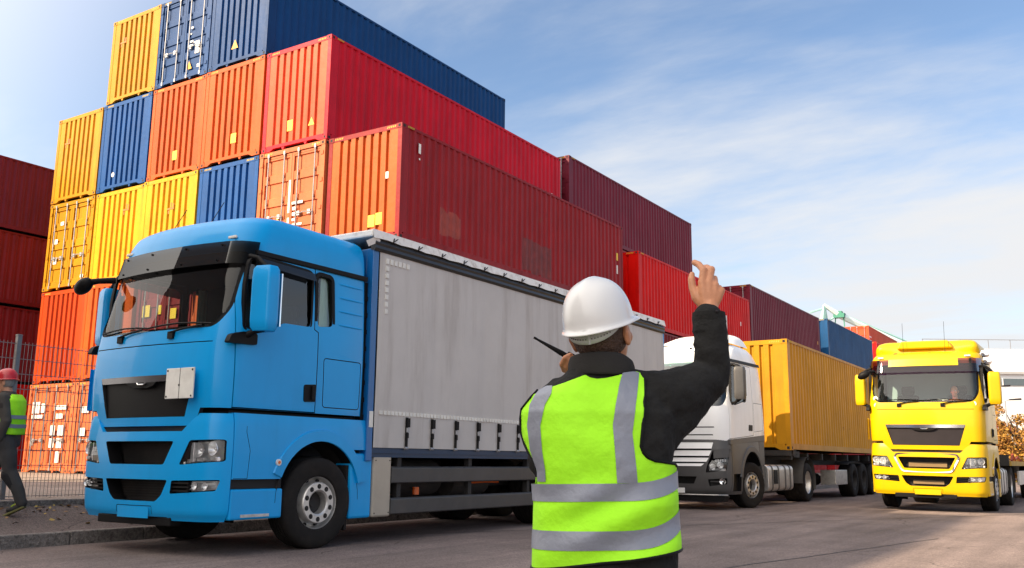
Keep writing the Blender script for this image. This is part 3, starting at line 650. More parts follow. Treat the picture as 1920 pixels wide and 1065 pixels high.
def make_wheel(parent, x, y, z=0.52, side=1, rad=0.52, width=0.31, front=True, steer=0.0, rimmat=None, label=None):
    """wheel part with tyre and rim; side=+1 faces +x"""
    h = MB(); s = side; n = 40
    xo = x                                                       # outer face of the tyre
    def lx(prof): return [(r_, s*q) for r_, q in prof]
    if front: h.mi = 1; h.lathe(lx([(0, -.085), (.05, -.085), (.055, -.098), (.127, -.098)]), 24, axis='x'); h.mi = 0
    if front: prof = [(.124, -.10), (.130, -.005), (.15, .012), (.225, .012), (.235, .0), (.238, -.12)]
    else: prof = [(.0, -.09), (.09, -.085), (.10, -.10), (.135, -.10), (.145, -.17), (.20, -.19)]
    h.lathe(lx(prof), 32, axis='x')
    hub = h.build('wheel', [rimmat or alu, chassis], parent, smooth=30, fix=True)
    hub.location = (xo, y, z); hub.rotation_euler = (0, 0, steer)
    for k in range(10):                                          # wheel nuts in dark seats
        b = MB()
        a = 2*math.pi*(k+.5)/10; rr = .187 if front else .17
        c = Vector((0, rr*math.cos(a), rr*math.sin(a)))
        if front: b.mi = 1; b.cyl(c+Vector((s*.006, 0, 0)), c+Vector((s*.0135, 0, 0)), .030, 10); b.mi = 0; b.cyl(c+Vector((s*.0, 0, 0)), c+Vector((s*.022, 0, 0)), .010, 6)
        else: b.cyl(c+Vector((-s*.18, 0, 0)), c+Vector((-s*.13, 0, 0)), .02, 8)
        b.build('wheel_nut', [chassis, black], hub)
    r_ = MB()
    if front: pr = [(.236, -.11), (.262, -.135), (.285, -.10), (.292, -.03), (.302, -.018), (.302, -.035)]
    else: pr = [(.195, -.195), (.235, -.20), (.262, -.12), (.285, -.045), (.292, -.02), (.302, -.012), (.302, -.03)]
    r_.lathe(lx(pr), n, axis='x')
    r_.mi = 1
    for k in range(10):
        a = 2*math.pi*k/10; c = Vector((-s*(.128 if front else .168), .262*math.cos(a), .262*math.sin(a)))
        if front: c.x = -s*.126
        r_.cyl(c, c+Vector((s*.012, 0, 0)), .026, 8)
    r_.build('rim', [rimmat or alu, black], hub, smooth=40, fix=True)
    t = MB(); W = width
    prof = [(.298, -.02), (.315, .0), (.36, .008), (.43, .010), (.475, .004), (rad-.018, -.010), (rad-.003, -.030)]
    q = -.030
    for g in (.20, .40, .60, .80):
        c = -.030-(W-.06)*g; prof += [(rad, c+.012), (rad-.014, c+.008), (rad-.014, c-.008), (rad, c-.012)]
    prof += [(rad-.003, -W+.03), (rad-.018, -W+.01), (.475, -W-.004), (.36, -W-.006), (.298, -W+.02)]
    t.lathe(lx(prof), 56, axis='x')
    t.build('tyre', rubber, hub, smooth=35, fix=True)
    return hub
UP = [(1.36, 1.205, .03, 2.30, .10, .24), (1.60, 1.215, .01, 2.30, .10, .24), (2.0, 1.225, .0, 2.30, .10, .25), (2.40, 1.225, .03, 2.30, .11, .26),
      (2.9, 1.212, .13, 2.30, .12, .27), (3.26, 1.195, .21, 2.30, .13, .28), (3.42, 1.19, .245, 2.30, .14, .27), (3.55, 1.175, .285, 2.30, .15, .26), (3.66, 1.145, .34, 2.30, .16, .25),
      (3.73, 1.105, .42, 2.29, .17, .25), (3.775, 1.03, .56, 2.27, .17, .25), (3.80, .88, .80, 2.20, .16, .25)]
LOW = [(.36, 1.19, .05, 2.5, .12, .26), (.44, 1.218, .015, 2.5, .12, .26), (.60, 1.225, .0, 2.5, .12, .26), (.9, 1.228, -.015, 2.5, .12, .26), (1.2, 1.228, -.015, 2.5, .12, .25), (1.4, 1.22, .0, 2.5, .12, .25), (1.52, 1.205, .025, 2.5, .12, .25)]
UPS, LOWS = smooth_slices(UP, 44), smooth_slices(LOW, 24)
WS = rounded([(-1.02, 2.42), (1.02, 2.42), (1.13, 2.62), (1.125, 3.30), (-1.125, 3.30), (-1.13, 2.62)], [.12, .12, .12, .05, .05, .12])
WIN = rounded([(.35, 2.42), (.55, 2.40), (.76, 2.46), (.90, 2.545), (1.33, 2.55), (1.33, 3.20), (.48, 3.235), (.38, 3.18), (.34, 2.9)], [.05, .08, .08, .05, .05, .08, .06, .06, .05], 4)
RWIN = rounded([(1.45, 2.57), (1.70, 2.60), (1.655, 3.18), (1.43, 3.19)], .05, 4)
DOOR = [(.262, 1.555), (1.475, 1.555), (1.465, 2.5), (1.40, 2.53), (1.39, 3.265), (.42, 3.265), (.33, 3.21), (.268, 2.9), (.25, 2.3)]
GRILLE = [(-.83, 1.90), (.83, 1.90), (.69, 1.46), (-.69, 1.46)]
MIDIN = rounded([(-.60, 1.195), (.60, 1.195), (.47, .945), (-.47, .945)], .03, 3)
LOWIN = rounded([(-.54, .785), (.54, .785), (.45, .62), (.36, .555), (-.36, .555), (-.45, .62)], .03, 3)
HEAD = rounded([(.83, 1.205), (1.195, 1.215), (1.195, .985), (.70, .945)], .025, 3)
FOG = rounded([(.60, .78), (1.17, .795), (1.14, .68), (.58, .64)], .02, 3)
def scale_sl(sl, **k): return sl
def build_cab(root, body, kind):
    """cab-over truck cab: shell, doors, glass, bumper, lamps; kind 'blue' or 'yellow'"""
    # ---- upper shell
    sh = boolean(loft(UPS), [loft([s for s in UPS if s[0] > 1.45], inset=.045, mi=1, drop=.045)])
    cuts = [cutp(WS, 'y', -.6, .75)]
    for sx in (-1, 1):
        a, b_ = sorted((sx*.85, sx*1.5)); cuts.append(cutp(WIN, 'x', a, b_)); cuts.append(cutp(RWIN, 'x', a, b_))
        cuts.append(cutp([(sx*.76, 1.2), (sx*.92, 1.548), (sx*1.5, 1.548), (sx*1.5, 1.2)], 'y', -.6, 3))
        a, b_ = sorted((sx*1.205, sx*1.4))
        cuts.append(cutring(rounded([(1.60, 1.63), (2.22, 1.63), (2.22, 2.20), (1.58, 2.20)], .04), .011, 'x', a, b_))
    cuts.append(cutring(rounded([(-1.13, 2.24), (-.93, 2.30), (.93, 2.30), (1.13, 2.24), (1.3, 2.26), (1.3, 2.0), (-1.3, 2.0), (-1.3, 2.26)], .01, 1), .009, 'y', -.6, .22) if False else cutp([(-1.02, 2.255), (1.02, 2.255), (1.02, 2.266), (-1.02, 2.266)], 'y', -.6, .12))
    cuts.append(cutp(offset_poly(GRILLE, .004), 'y', -.5, .11))
    sh = boolean(sh, cuts)
    dcut = []; doors = []
    for sx in (-1, 1):
        a, b_ = sorted((sx*.93, sx*1.5))
        doors.append((sx, boolean(sh.copy(), [cutp(offset_poly(DOOR, -.006), 'x', a, b_, 0)], 'INTERSECT'))); dcut.append(cutp(offset_poly(DOOR, .006), 'x', a, b_))
    sh = boolean(sh, dcut)
    link('cab_shell', sh, [body, trim], root, smooth=28)
    for sx, me in doors:
        d = link('door', me, [body, trim], root, smooth=28)
        h = MB(); xw = lambda y, z: lerp_slice(UPS, z)[0]
        a = sx*(xw(0, 1.78)); hb = rounded([(1.28, 1.67), (1.47, 1.68), (1.47, 1.885), (1.27, 1.87)], .03)
        h.prism(hb, 'x', *sorted((a-sx*.012, a+sx*.010))); h.box(*sorted((a+sx*.012, a+sx*.034)), 1.385, 1.44, 1.70, 1.86)
        h.build('door_handle', plastic, d, bevel=.004)
        f = MB(); ring(f, WIN, .030, 'x', *sorted((sx*1.17, sx*1.222))); f.build('window_frame', plastic, d, bevel=.004)
        pn = MB(); A = offset_poly(WIN, .02); pn.add([(sx*(lerp_slice(UPS, z)[0]-.028), y, z) for y, z in A], [list(range(len(A)))]); pn.build('window_pane', sideg, d)
        vz = MB(); vz.add([(sx*1.225, .42, 3.235), (sx*1.225, 1.36, 3.20), (sx*1.265, 1.36, 3.10), (sx*1.265, .60, 3.14)], [(0, 1, 2, 3)]); vz.build('wind_deflector', smoke, d)
        # rear side window with its pale curtain
        f = MB(); ring(f, RWIN, .05, 'x', *sorted((sx*1.172, sx*1.220))); f.build('rear_window_frame', plastic, root, bevel=.004)
        pn = MB(); A = offset_poly(RWIN, .02); pn.add([(sx*(lerp_slice(UPS, z)[0]-.026), y, z) for y, z in A], [list(range(len(A)))]); pn.build('rear_window_pane', sideg, root)
        if kind == 'blue':
            c = MB(); c.grid(lambda u, v: (sx*(1.135+.006*math.sin(u*30)), 1.55+.27*u, 2.5+.75*v), 20, 3); c.build('curtain', mat('mint_curtain', (0.62, 0.80, 0.68), rough=0.9), root, smooth=60)
    # ---- windscreen, rubber seal, visor, wipers
    fn = lambda x, z: front_y(UPS, x, z)
    sheet('windscreen', lambda x, z: fn(x, z)+.018, offset_poly(WS, .02), wsg if kind == 'blue' else wsy, root, 30, 10)
    s = MB(); k = len(WS); Q = offset_poly(WS, -.035)
    for i in range(k):
        j = (i+1) % k; quad = [WS[i], WS[j], Q[j], Q[i]]
        s.add([(x, fn(x, z)+.010, z) for x, z in quad], [(0, 1, 2, 3)])
    s.build('windscreen_seal', plastic, root)
    def vis(u, v):
        x = -1.19+2.38*u; z = 3.42-.27*v; base = front_y(UPS, x*.985, 3.44); return (x*(1+.015*v), base-.045-.07*v, z-.04*(2*u-1)**2*(1-v)*0)
    if kind == 'blue':
        b = MB(); b.grid(vis, 40, 5); v_ = b.build('sun_visor', smoke, root, smooth=60)
        for x in (-.85, -.3, .3, .85):
            for v2, d2 in ((.15, .10), (.85, .02)):
                b = MB(); p = vis((x+1.19)/2.38, v2); b.cyl((x, p[1]-.012, p[2]), (x, p[1]+d2, p[2]+.005), .012, 8); b.build('visor_bolt', plastic, v_)
    else:
        b = MB(); b.grid(lambda u, v: vis(u, v*1.15), 40, 5); v_ = b.build('sun_visor', visor_tint, root, smooth=60)
        b = MB(); b.grid(lambda u, v: (lambda p: (p[0], p[1]-.012, p[2]))(vis(.19+.62*u, v*.62)), 20, 3); b.build('visor_panel', body, v_, smooth=60)
        for x in (-.98, .98):
            b = MB(); p = vis((x+1.19)/2.38, .15); b.box(x-.02, x+.02, p[1]-.02, p[1]+.10, p[2]-.14, p[2]+.03); b.build('visor_bracket', plastic, v_)
    for x0, x1 in ((-.62, -.02+.02), (.30, .98)):
        b = MB(); px = x0+.10
        b.box(px-.045, px+.045, fn(px, 2.36)-.03, fn(px, 2.36)+.02, 2.315, 2.395)
        pts = [(px, fn(px, 2.40)-.035, 2.385)]+[(px+(x1-px)*t, fn(px+(x1-px)*t, 2.45)-.03, 2.40+.055*t) for t in (.3, .6, .8)]
        b.tube(pts, .012, 6); xs = [x0-.35+(x1-x0+.35)*t for t in (0, .25, .5, .75, 1)]
        b.tube([(x, fn(x, 2.47)-.018, 2.455+.03*math.sin(3.1*(x-xs[0])/(xs[-1]-xs[0]))) for x in xs], .010, 6)
        b.build('wiper', plastic, root)
    # ---- grille plate in the middle of the front
    b = MB(); nx = 20
    b.grid(lambda u, v: ((-1+2*u)*(.69+.14*v), fn(0, 1.7)+.10*(((-1+2*u)*(.69+.14*v))/1.2)**2+.030, 1.46+.44*v), nx, 4)
    g = b.build('grille', plastic if kind == 'blue' else plastic2, root, smooth=60)
    b = MB(); sgrid = lambda z0, z1, w0, w1, d: b.grid(lambda u, v: ((-1+2*u)*(w0+(w1-w0)*v), fn(0, 1.7)+.10*(((-1+2*u)*w1)/1.2)**2+d, z0+(z1-z0)*v), 20, 2)
    sgrid(1.845, 1.915, .805, .835, -.012); sgrid(1.915, 1.922, .835, .835, .0)
    b.build('grille_trim', chrome if kind == 'yellow' else mat('dark_chrome', (0.16, 0.16, 0.17), rough=0.25, metal=0.9), g, smooth=60)
    b = MB(); b.prism([(-.30, 1.845), (.25, 1.845), (.20, 1.80), (.10, 1.775), (-.14, 1.775), (-.24, 1.80)], 'y', fn(0, 1.8)-.010, fn(0, 1.8)+.025)
    b.build('grille_handle', plastic, g, bevel=.006)
    b = MB(); b.tube([(-.08, fn(0, 1.83)-.016, 1.835), (-.055, fn(0, 1.83)-.02, 1.817), (.045, fn(0, 1.83)-.02, 1.817), (.07, fn(0, 1.83)-.016, 1.835)], .009, 6); b.build('grille_badge', chrome, g)
    # ---- lower body split into bumper and side panels
    low = boolean(loft(LOWS), [loft([s_ for s_ in LOWS], inset=.16, mi=1)])
    fl = lambda x, z: front_y(LOWS, x, z)
    bc = [cutp([(-.70, 1.30), (.70, 1.30), (.90, 1.49), (1.5, 1.49), (1.5, 1.7), (-1.5, 1.7), (-1.5, 1.49), (-.90, 1.49)], 'y', -.6, 3, 0),
          cutp(MIDIN, 'y', -.6, .5), cutp(LOWIN, 'y', -.6, .5)]
    for sx in (-1, 1):
        H = HEAD if sx > 0 else mirror(HEAD); F_ = FOG if sx > 0 else mirror(FOG)
        bc += [cutp(H, 'y', -.6, .6), cutp(F_, 'y', -.6, .5)]
    bc.append(cutp([(-1.5, .515), (1.5, .515), (1.5, .523), (-1.5, .523)], 'y', -.6, .02) if False else cutring(rounded([(-.30, .37), (.30, .37), (.30, .50), (-.30, .50)], .015), .008, 'y', -.6, .03))
    bc.append(cutp([(-.72, .2), (.60, .2), (.52, .395), (-.64, .395)], 'y', -.6, .5))
    front = boolean(low.copy(), [cutp([(-2, -.6), (2, -.6), (2, .292), (-2, .292)], 'z', 0, 2, 0)], 'INTERSECT')
    front = boolean(front, bc)
    bump_ = link('bumper', front, [body, plastic], root, smooth=28)
    ARCH = [(1.60+.665*math.cos(a), .56+.665*math.sin(a)) for a in [2*math.pi*i/40 for i in range(40)]]
    SIDE = [(.302, .80), (1.02, .80), (1.02, .2), (2.12, .2), (2.12, 1.135), (2.50, 1.135), (2.455, 1.50), (.302, 1.50)]
    for sx in (-1, 1):
        a, b_ = sorted((sx*.98, sx*1.5))
        sp = boolean(low.copy(), [cutp(SIDE, 'x', a, b_, 0)], 'INTERSECT')
        sp = boolean(sp, [cutp(ARCH, 'x', a, b_), cutring([(.302, .81), (.50, .81), (.52, 1.1), (.46, 1.3), (.47, 1.49), (.302, 1.49)], .006, 'x', *sorted((sx*1.222, sx*1.4)))])
        sp_ = link('side_panel', sp, [body, plastic], root, smooth=28)
        arc = [i*math.pi/24 for i in range(2, 22)]
        b = MB(); o = [(1.60+.80*math.cos(t), .56+.80*math.sin(t)) for t in arc]; i_ = [(1.60+.668*math.cos(t), .56+.668*math.sin(t)) for t in arc]
        P = [(1.60-.80, .81)]; pts = []
        for (oy, oz), (iy, iz) in zip(o, i_): pts.append(((oy, min(oz, 1.37)), (iy, iz)))
        vs = []; n = len(pts)
        for (oy, oz), (iy, iz) in pts: vs += [(sx*1.224, oy, oz), (sx*1.246, oy*.985+.015*1.6, oz-.006), (sx*1.246, iy, iz), (sx*1.19, iy, iz)]
        fs = []
        for q in range(n-1):
            for e in range(3): fs.append((q*4+e, q*4+e+1, q*4+4+e+1, q*4+4+e))
        b.add(vs, fs); b.build('wheel_arch', body, root, smooth=40, fix=True)
        # dark liner over the tyre
        b = MB(); b.grid(lambda u, v: (sx*(.80+.42*u), 1.60+.672*math.cos(math.pi*(1.02*v-.01)), .56+.672*math.sin(math.pi*(1.02*v-.01))), 1, 20); b.build('wheel_arch_liner', chassis, root, smooth=60)
        b = MB(); b.box(*sorted((sx*.95, sx*1.215)), 2.13, 2.53, .31, 1.095); b.build('rear_corner_panel', body, root, bevel=.03)
        b = MB(); b.box(*sorted((sx*.80, sx*1.19)), 2.08, 2.12, .18, .95); b.build('mud_flap', rubber, root)
        b = MB(); b.box(*sorted((sx*.85, sx*1.215)), .302, 1.04, .375, .695); b.box(*sorted((sx*.85, sx*1.10)), .32, .98, .695, .81)
        st = b.build('step', body, root, bevel=.02)
        b = MB(); b.box(*sorted((sx*1.19, sx*1.2205)), .45, .85, .40, .43); b.build('step_tread', alu, st)
        b = MB(); b.box(*sorted((sx*.86, sx*1.19)), .305, 1.03, .70, .80); b.build('step_recess', black, st)
        # side marker, roof edge rail, vent ribs, rear fairing
        b = MB(); b.cyl((sx*1.232, .93, .98), (sx*1.252, .93, .98), .036, 14); mk = b.build('side_marker', plate_w, root)
        b = MB(); b.cyl((sx*1.253, .93, .98), (sx*1.258, .93, .98), .018, 10); b.build('marker_lens', amber, mk)
        b = MB(); b.grid(lambda u, v: (sx*(lerp_slice(UPS, 3.30-.05*v)[0]+.012), .47+1.84*u, 3.325-.058*v-.01*u), 2, 2); b.cbox((sx*1.19, 1.39, 3.296), (.05, 1.84, .05)); b.build('roof_rail', plastic, root)
        b = MB()
        for z in (3.15, 2.98, 2.81, 2.64): b.tube([(sx*(lerp_slice(UPS, z)[0]-.004), y, z-.015*(y-1.80)) for y in (1.80, 1.84, 2.0, 2.15, 2.24)], [.006, .014, .016, .014, .008], 8)
        b.build('vent_rib', body, root, smooth=60)
        b = MB(); b.box(*sorted((sx*1.09, sx*1.165)), 2.305, 2.42, 1.2, 3.26)
        for k_ in range(9): b.box(*sorted((sx*1.165, sx*1.178)), 2.31, 2.41, 1.3+k_*.215, 1.36+k_*.215)
        b.build('rear_fairing', plastic, root)
        b = MB(); b.cbox((sx*.93, front_y(UPS, .93, 3.47)-.006, 3.475), (.13, .03, .035)); b.build('roof_lamp', plate_w, root, bevel=.01)
    # ---- lamps
    for sx in (-1, 1):
        H = HEAD if sx > 0 else mirror(HEAD); F_ = FOG if sx > 0 else mirror(FOG)
        b = MB(); A = offset_poly(H, .012); b.add([(x, fl(x, z)+.115, z) for x, z in A], [list(range(len(A)))])
        for i in range(len(A)):
            j = (i+1) % len(A); b.add([(A[i][0], fl(*A[i])+.012, A[i][1]), (A[j][0], fl(*A[j])+.012, A[j][1]), (A[j][0], fl(*A[j])+.115, A[j][1]), (A[i][0], fl(*A[i])+.115, A[i][1])], [(0, 1, 2, 3)])
        hl = b.build('headlight', lampback, root)
        b = MB()
        for x, z, r_ in ((.93, 1.10, .078), (1.09, 1.115, .072)):
            c = (sx*x, fl(x, z)+.10, z); b.lathe([(.012, .0), (r_*.45, -.012), (r_*.8, -.045), (r_, -.075), (r_*1.03, -.070)], 24, c, 'y'); b.ball((c[0], c[1]-.03, c[2]), .020, 10)
        for k_ in range(4): b.cbox((sx*(.80+.03*k_), fl(.8, 1.1)+.07-.012*k_, 1.08), (.008, .03, .20))
        b.build('reflector', reflector, hl, smooth=50, fix=True)
        for x, z, w2 in ((.80, .985, .06), (.95, 1.0, .10), (1.10, 1.01, .12)): b = MB(); b.cbox((sx*x, fl(x, z)+.06, z), (w2, .05, .045)); b.build('lamp_module', reflector, hl, bevel=.008)
        b = MB(); c = (sx*.765, fl(.77, .97)+.02, .965); b.ball(c, .016, 8); b.build('marker_bulb', plate_w, hl)
        sheet('lens', lambda x, z: fl(x, z)+.010, A, lensg, hl, 10, 6)
        rr = MB(); ring(rr, [(x, z) for x, z in H], .0, 'y', 0, 0) if False else None
        k = len(A); B2 = offset_poly(H, -.012); s = MB()
        for i in range(k):
            j = (i+1) % k; s.add([(A[i][0], fl(*A[i])+.006, A[i][1]), (A[j][0], fl(*A[j])+.006, A[j][1]), (B2[j][0], fl(*B2[j])+.006, B2[j][1]), (B2[i][0], fl(*B2[i])+.006, B2[i][1])], [(0, 1, 2, 3)])
        s.build('headlight_seal', plastic, hl)
        # fog lamp: slats inside, clear lamp outside
        A = offset_poly(F_, .01); b = MB(); b.add([(x, fl(x, z)+.09, z) for x, z in A], [list(range(len(A)))])
        for z in (.675, .715, .755): b.box(*sorted((sx*.59, sx*.86)), fl(.7, z)+.005, fl(.7, z)+.05, z-.010, z+.010)
        fg = b.build('fog_lamp', plastic, root)
        L_ = [(.84, .775), (1.15, .783), (1.13, .695), (.80, .665)]; L_ = L_ if sx > 0 else mirror(L_)
        b = MB(); b.add([(x, fl(x, z)+.055, z) for x, z in L_], [(0, 1, 2, 3)])
        for x in (.91, 1.04): b.lathe([(.006, 0), (.03, -.015), (.042, -.04)], 16, (sx*x, fl(x, .73)+.05, .728), 'y')
        b.build('fog_reflector', reflector, fg, smooth=50, fix=True)
        sheet('fog_lens', lambda x, z: fl(x, z)+.006, L_, lensg, fg, 6, 3)
    b = MB(); b.box(-.72, .72, .22, .24, .40, 1.24)
    for z in [.60+.028*i for i in range(22)]: b.box(-.66, .66, .20, .225, z, z+.008)
    b.build('radiator_mesh', chassis, root)
    b = MB(); b.box(-.70, .58, .06, .20, .30, .392); b.build('bumper_lip', plastic, root, bevel=.01)
    b = MB(); b.box(-.82, .82, .08, .3, 1.30, 1.40); b.box(-1.1, 1.1, .30, 2.3, 1.42, 1.53); b.build('cab_underside', black, root)
    pb = MB(); pb.grid(lambda u, v: (-.27+.54*u, fl(-.27+.54*u, .44)-.012, .375+.115*v), 8, 2); pb.build('plate_panel', body, root, smooth=60)
    # ---- inside of the cab
    b = MB(); b.box(-1.12, 1.12, .28, .72, 2.0, 2.36); b.box(-1.0, -.1, .30, .62, 2.36, 2.40); d = b.build('dashboard', trim, root, bevel=.05)
    b = MB()
    for i in range(24):
        a0, a1 = 2*math.pi*i/24, 2*math.pi*(i+1)/24
        f_ = lambda a: Vector((.58+.23*math.cos(a), .78-.10*math.sin(a), 2.30+.18*math.sin(a)))
        b.tube([f_(a0), f_(a1)], .016, 6, cap=False)
    b.cyl((.58, .62, 2.2), (.58, .78, 2.30), .05, 10); b.tube([(.36, .78, 2.30), (.80, .78, 2.30)], .02, 6); b.build('steering_wheel', trim, d)
    for sx in (-.58, .58):
        b = MB(); b.box(sx-.26, sx+.26, .95, 1.45, 1.75, 1.92); b.cbox((sx, 1.50, 2.28), (.50, .14, .78), Matrix.Rotation(R(-9), 3, 'X')); b.cbox((sx, 1.57, 2.78), (.30, .11, .22), Matrix.Rotation(R(-9), 3, 'X'))
        b.build('seat', seatm, root, bevel=.05)
    b = MB(); b.box(-1.03, 1.03, 1.62, 2.22, 1.6, 3.25) if kind == 'blue' else b.box(-1.12, 1.12, 1.9, 2.22, 1.6, 3.3)
    b.build('bunk_curtain', trim if kind == 'blue' else mat('grey_green_lining', (0.34, 0.45, 0.45), rough=0.9), root)
    # ---- mirrors
    for sx in (-1, 1):
        m_ = MB(); P = rounded([(1.30, .36), (1.33, .30), (1.55, .36), (1.56, .50), (1.50, .56), (1.31, .54)], .03, 4)
        P = [(sx*x, y) for x, y in P]
        A_ = MB(); n = len(P); vs = []; zs = [(2.38, .80), (2.42, .96), (2.5, 1.0), (2.95, 1.0), (3.06, .95), (3.10, .78)]
        cx_, cy_ = sx*1.43, .44
        for z, s_ in zs: vs += [(cx_+(x-cx_)*s_, cy_+(y-cy_)*s_, z) for x, y in P]
        fs = [(j*n+i, j*n+(i+1) % n, (j+1)*n+(i+1) % n, (j+1)*n+i) for j in range(len(zs)-1) for i in range(n)]+[list(range(n))[::-1], [(len(zs)-1)*n+i for i in range(n)]]
        A_.add(vs, fs); mi_ = A_.build('side_mirror', body, root, smooth=40, fix=True)
        g = MB(); g.box(*sorted((sx*1.315, sx*1.53)), .555, .572, 2.44, 3.03); g.build('mirror_glass', mirror_glass, mi_)
        ar = MB(); ar.prism(rounded([(.10, 2.235), (.50, 2.245), (.50, 2.37), (.30, 2.375), (.14, 2.33)], .03), 'x', *sorted((sx*1.19, sx*1.262)))
        ar.tube([(sx*1.24, .36, 2.34), (sx*1.33, .40, 2.385), (sx*1.42, .44, 2.40)], [.04, .032, .03], 8)
        ar.build('mirror_arm', plastic, mi_, smooth=50); ar = MB()
        ar.tube([(sx*1.17, .40, 3.235), (sx*1.28, .42, 3.21), (sx*1.42, .44, 3.085)], [.035, .03, .028], 8)
        ar.build('mirror_arm', plastic, mi_, smooth=50)
    # kerb / front mirror on the passenger side
    b = MB(); b.ball((-1.25, -.04, 3.05), .15, 16, (1.0, .60, .60), Matrix.Rotation(R(-25), 3, 'Y')); b.tube([(-1.24, -.02, 3.09), (-1.18, .10, 3.13), (-1.10, .28, 3.16)], [.045, .035, .04], 8)
    b.build('kerb_mirror', plastic, root, smooth=60)
    b = MB(); b.grid(lambda u, v: (-1.255-.012*math.sin(3.1*u), .16+.16*u, 1.56+.50*v), 4, 2); b.box(-1.262, -1.235, .20, .33, 1.57, 2.06); b.build('corner_deflector', body, root, bevel=.008)
    # ---- front axle and wheels
    return fn, fl
def chassis_rails(root, y0, y1, z=.62, name='chassis_frame'):
    b = MB()
    for sx in (-1, 1): b.box(sx*.40-.04, sx*.40+.04, y0, y1, z, z+.28)
    y = y0+.4
    while y < y1: b.box(-.37, .37, y, y+.1, z+.05, z+.22); y += 1.1
    return b.build(name, chassis, root)
def axle(root, y, z=.52): b = MB(); b.cyl((-.95, y, z), (.95, y, z), .07, 10); b.ball((0, y, z), .2, 12); b.build('axle', chassis, root, smooth=60)
# ------------------------------------------------------------------ blue curtain side truck
blue = paint('blue_paint', (0.0003, 0.335, 0.76))
BX, BY = 4.955, -10.17
bt = empty('curtain_side_truck', (BX, BY, 0)); tag(bt, 'bright blue curtain side truck with grey tarpaulin, nearest to the camera', 'truck')
build_cab(bt, blue, 'blue')
chassis_rails(bt, .4, 11.3)
for y in (1.60, 7.1, 8.45): axle(bt, y)
for sx in (-1, 1):
    make_wheel(bt, sx*1.215, 1.60, side=sx, steer=R(-4))
    for y in (7.1, 8.45): make_wheel(bt, sx*1.20, y, side=sx, front=False, width=.58)
# small roof deflector and aerials
b = MB(); b.grid(lambda u, v: ((-.62+1.24*u), .92+.75*v, 3.67+.20*math.sin(math.pi*min(1, v*.62+.0))*(1-abs(2*u-1)**5)), 16, 8); b.build('roof_deflector', blue, bt, smooth=60)
for x in (-.55, .15): b = MB(); b.cyl((x, .62, 3.76), (x+.03, .80, 4.10), .005, 6); b.ball((x, .62, 3.77), .025, 8); b.build('aerial', plastic, bt)
# orange hazard board folded shut: a blank pale plate with a hinge line
b = MB(); b.box(.445, .672, -.03, -.012, 1.645, 1.975); b.box(.678, .905, -.03, -.012, 1.645, 1.975); hb = b.build('warning_plate', plate_w, bt, bevel=.006)
for x, z in ((.47, 1.95), (.88, 1.95), (.47, 1.67), (.88, 1.67)): b = MB(); b.cyl((x, -.034, z), (x, -.029, z), .011, 8); b.build('plate_screw', chassis, hb)
b = MB(); b.box(.672, .678, -.029, -.013, 1.645, 1.975); b.box(.665, .685, -.036, -.028, 1.78, 1.80); b.build('plate_hinge', chassis, hb)
# red pennant behind the windscreen
b = MB(); b.prism([(.08, 2.95), (.13, 2.95), (.115, 2.70), (.10, 2.66)], 'y', .52, .525); b.build('pennant', mat('red_cloth', (0.5, 0.02, 0.015)), bt)
# cargo body
tarp = mat('grey_tarpaulin', (0.55, 0.515, 0.48), rough=0.6, var=0.08, vscale=1.1, bump=0.25, bscale=1.6, dirt=(0.25, 0.205, 0.17), dirt_amt=0.5, dirt_scale=2.2, streak=True)
roofw = mat('white_roof_sheet', (0.80, 0.77, 0.72), rough=0.5, var=0.1, dirt=(0.28, 0.2, 0.15), dirt_amt=0.6, dirt_scale=7)
valance = mat('black_valance', (0.025, 0.024, 0.024), rough=0.4, var=0.15)
Y0, Y1 = 2.50, 11.55
b = MB(); b.box(-1.22, 1.22, Y0-.12, Y0, 1.17, 3.72); b.box(-1.245, -1.12, Y0-.13, Y0-.02, 1.0, 3.72); b.box(1.12, 1.245, Y0-.13, Y0-.02, 1.0, 3.72); b.build('headboard', mat('deep_blue_paint', (0.003, 0.11, 0.33), rough=0.35, coat=.3), bt, bevel=.01)
b = MB(); b.box(1.246, 1.250, Y0-.10, Y0-.03, 1.42, 1.62); b.build('marker_plate', plate_w, bt)
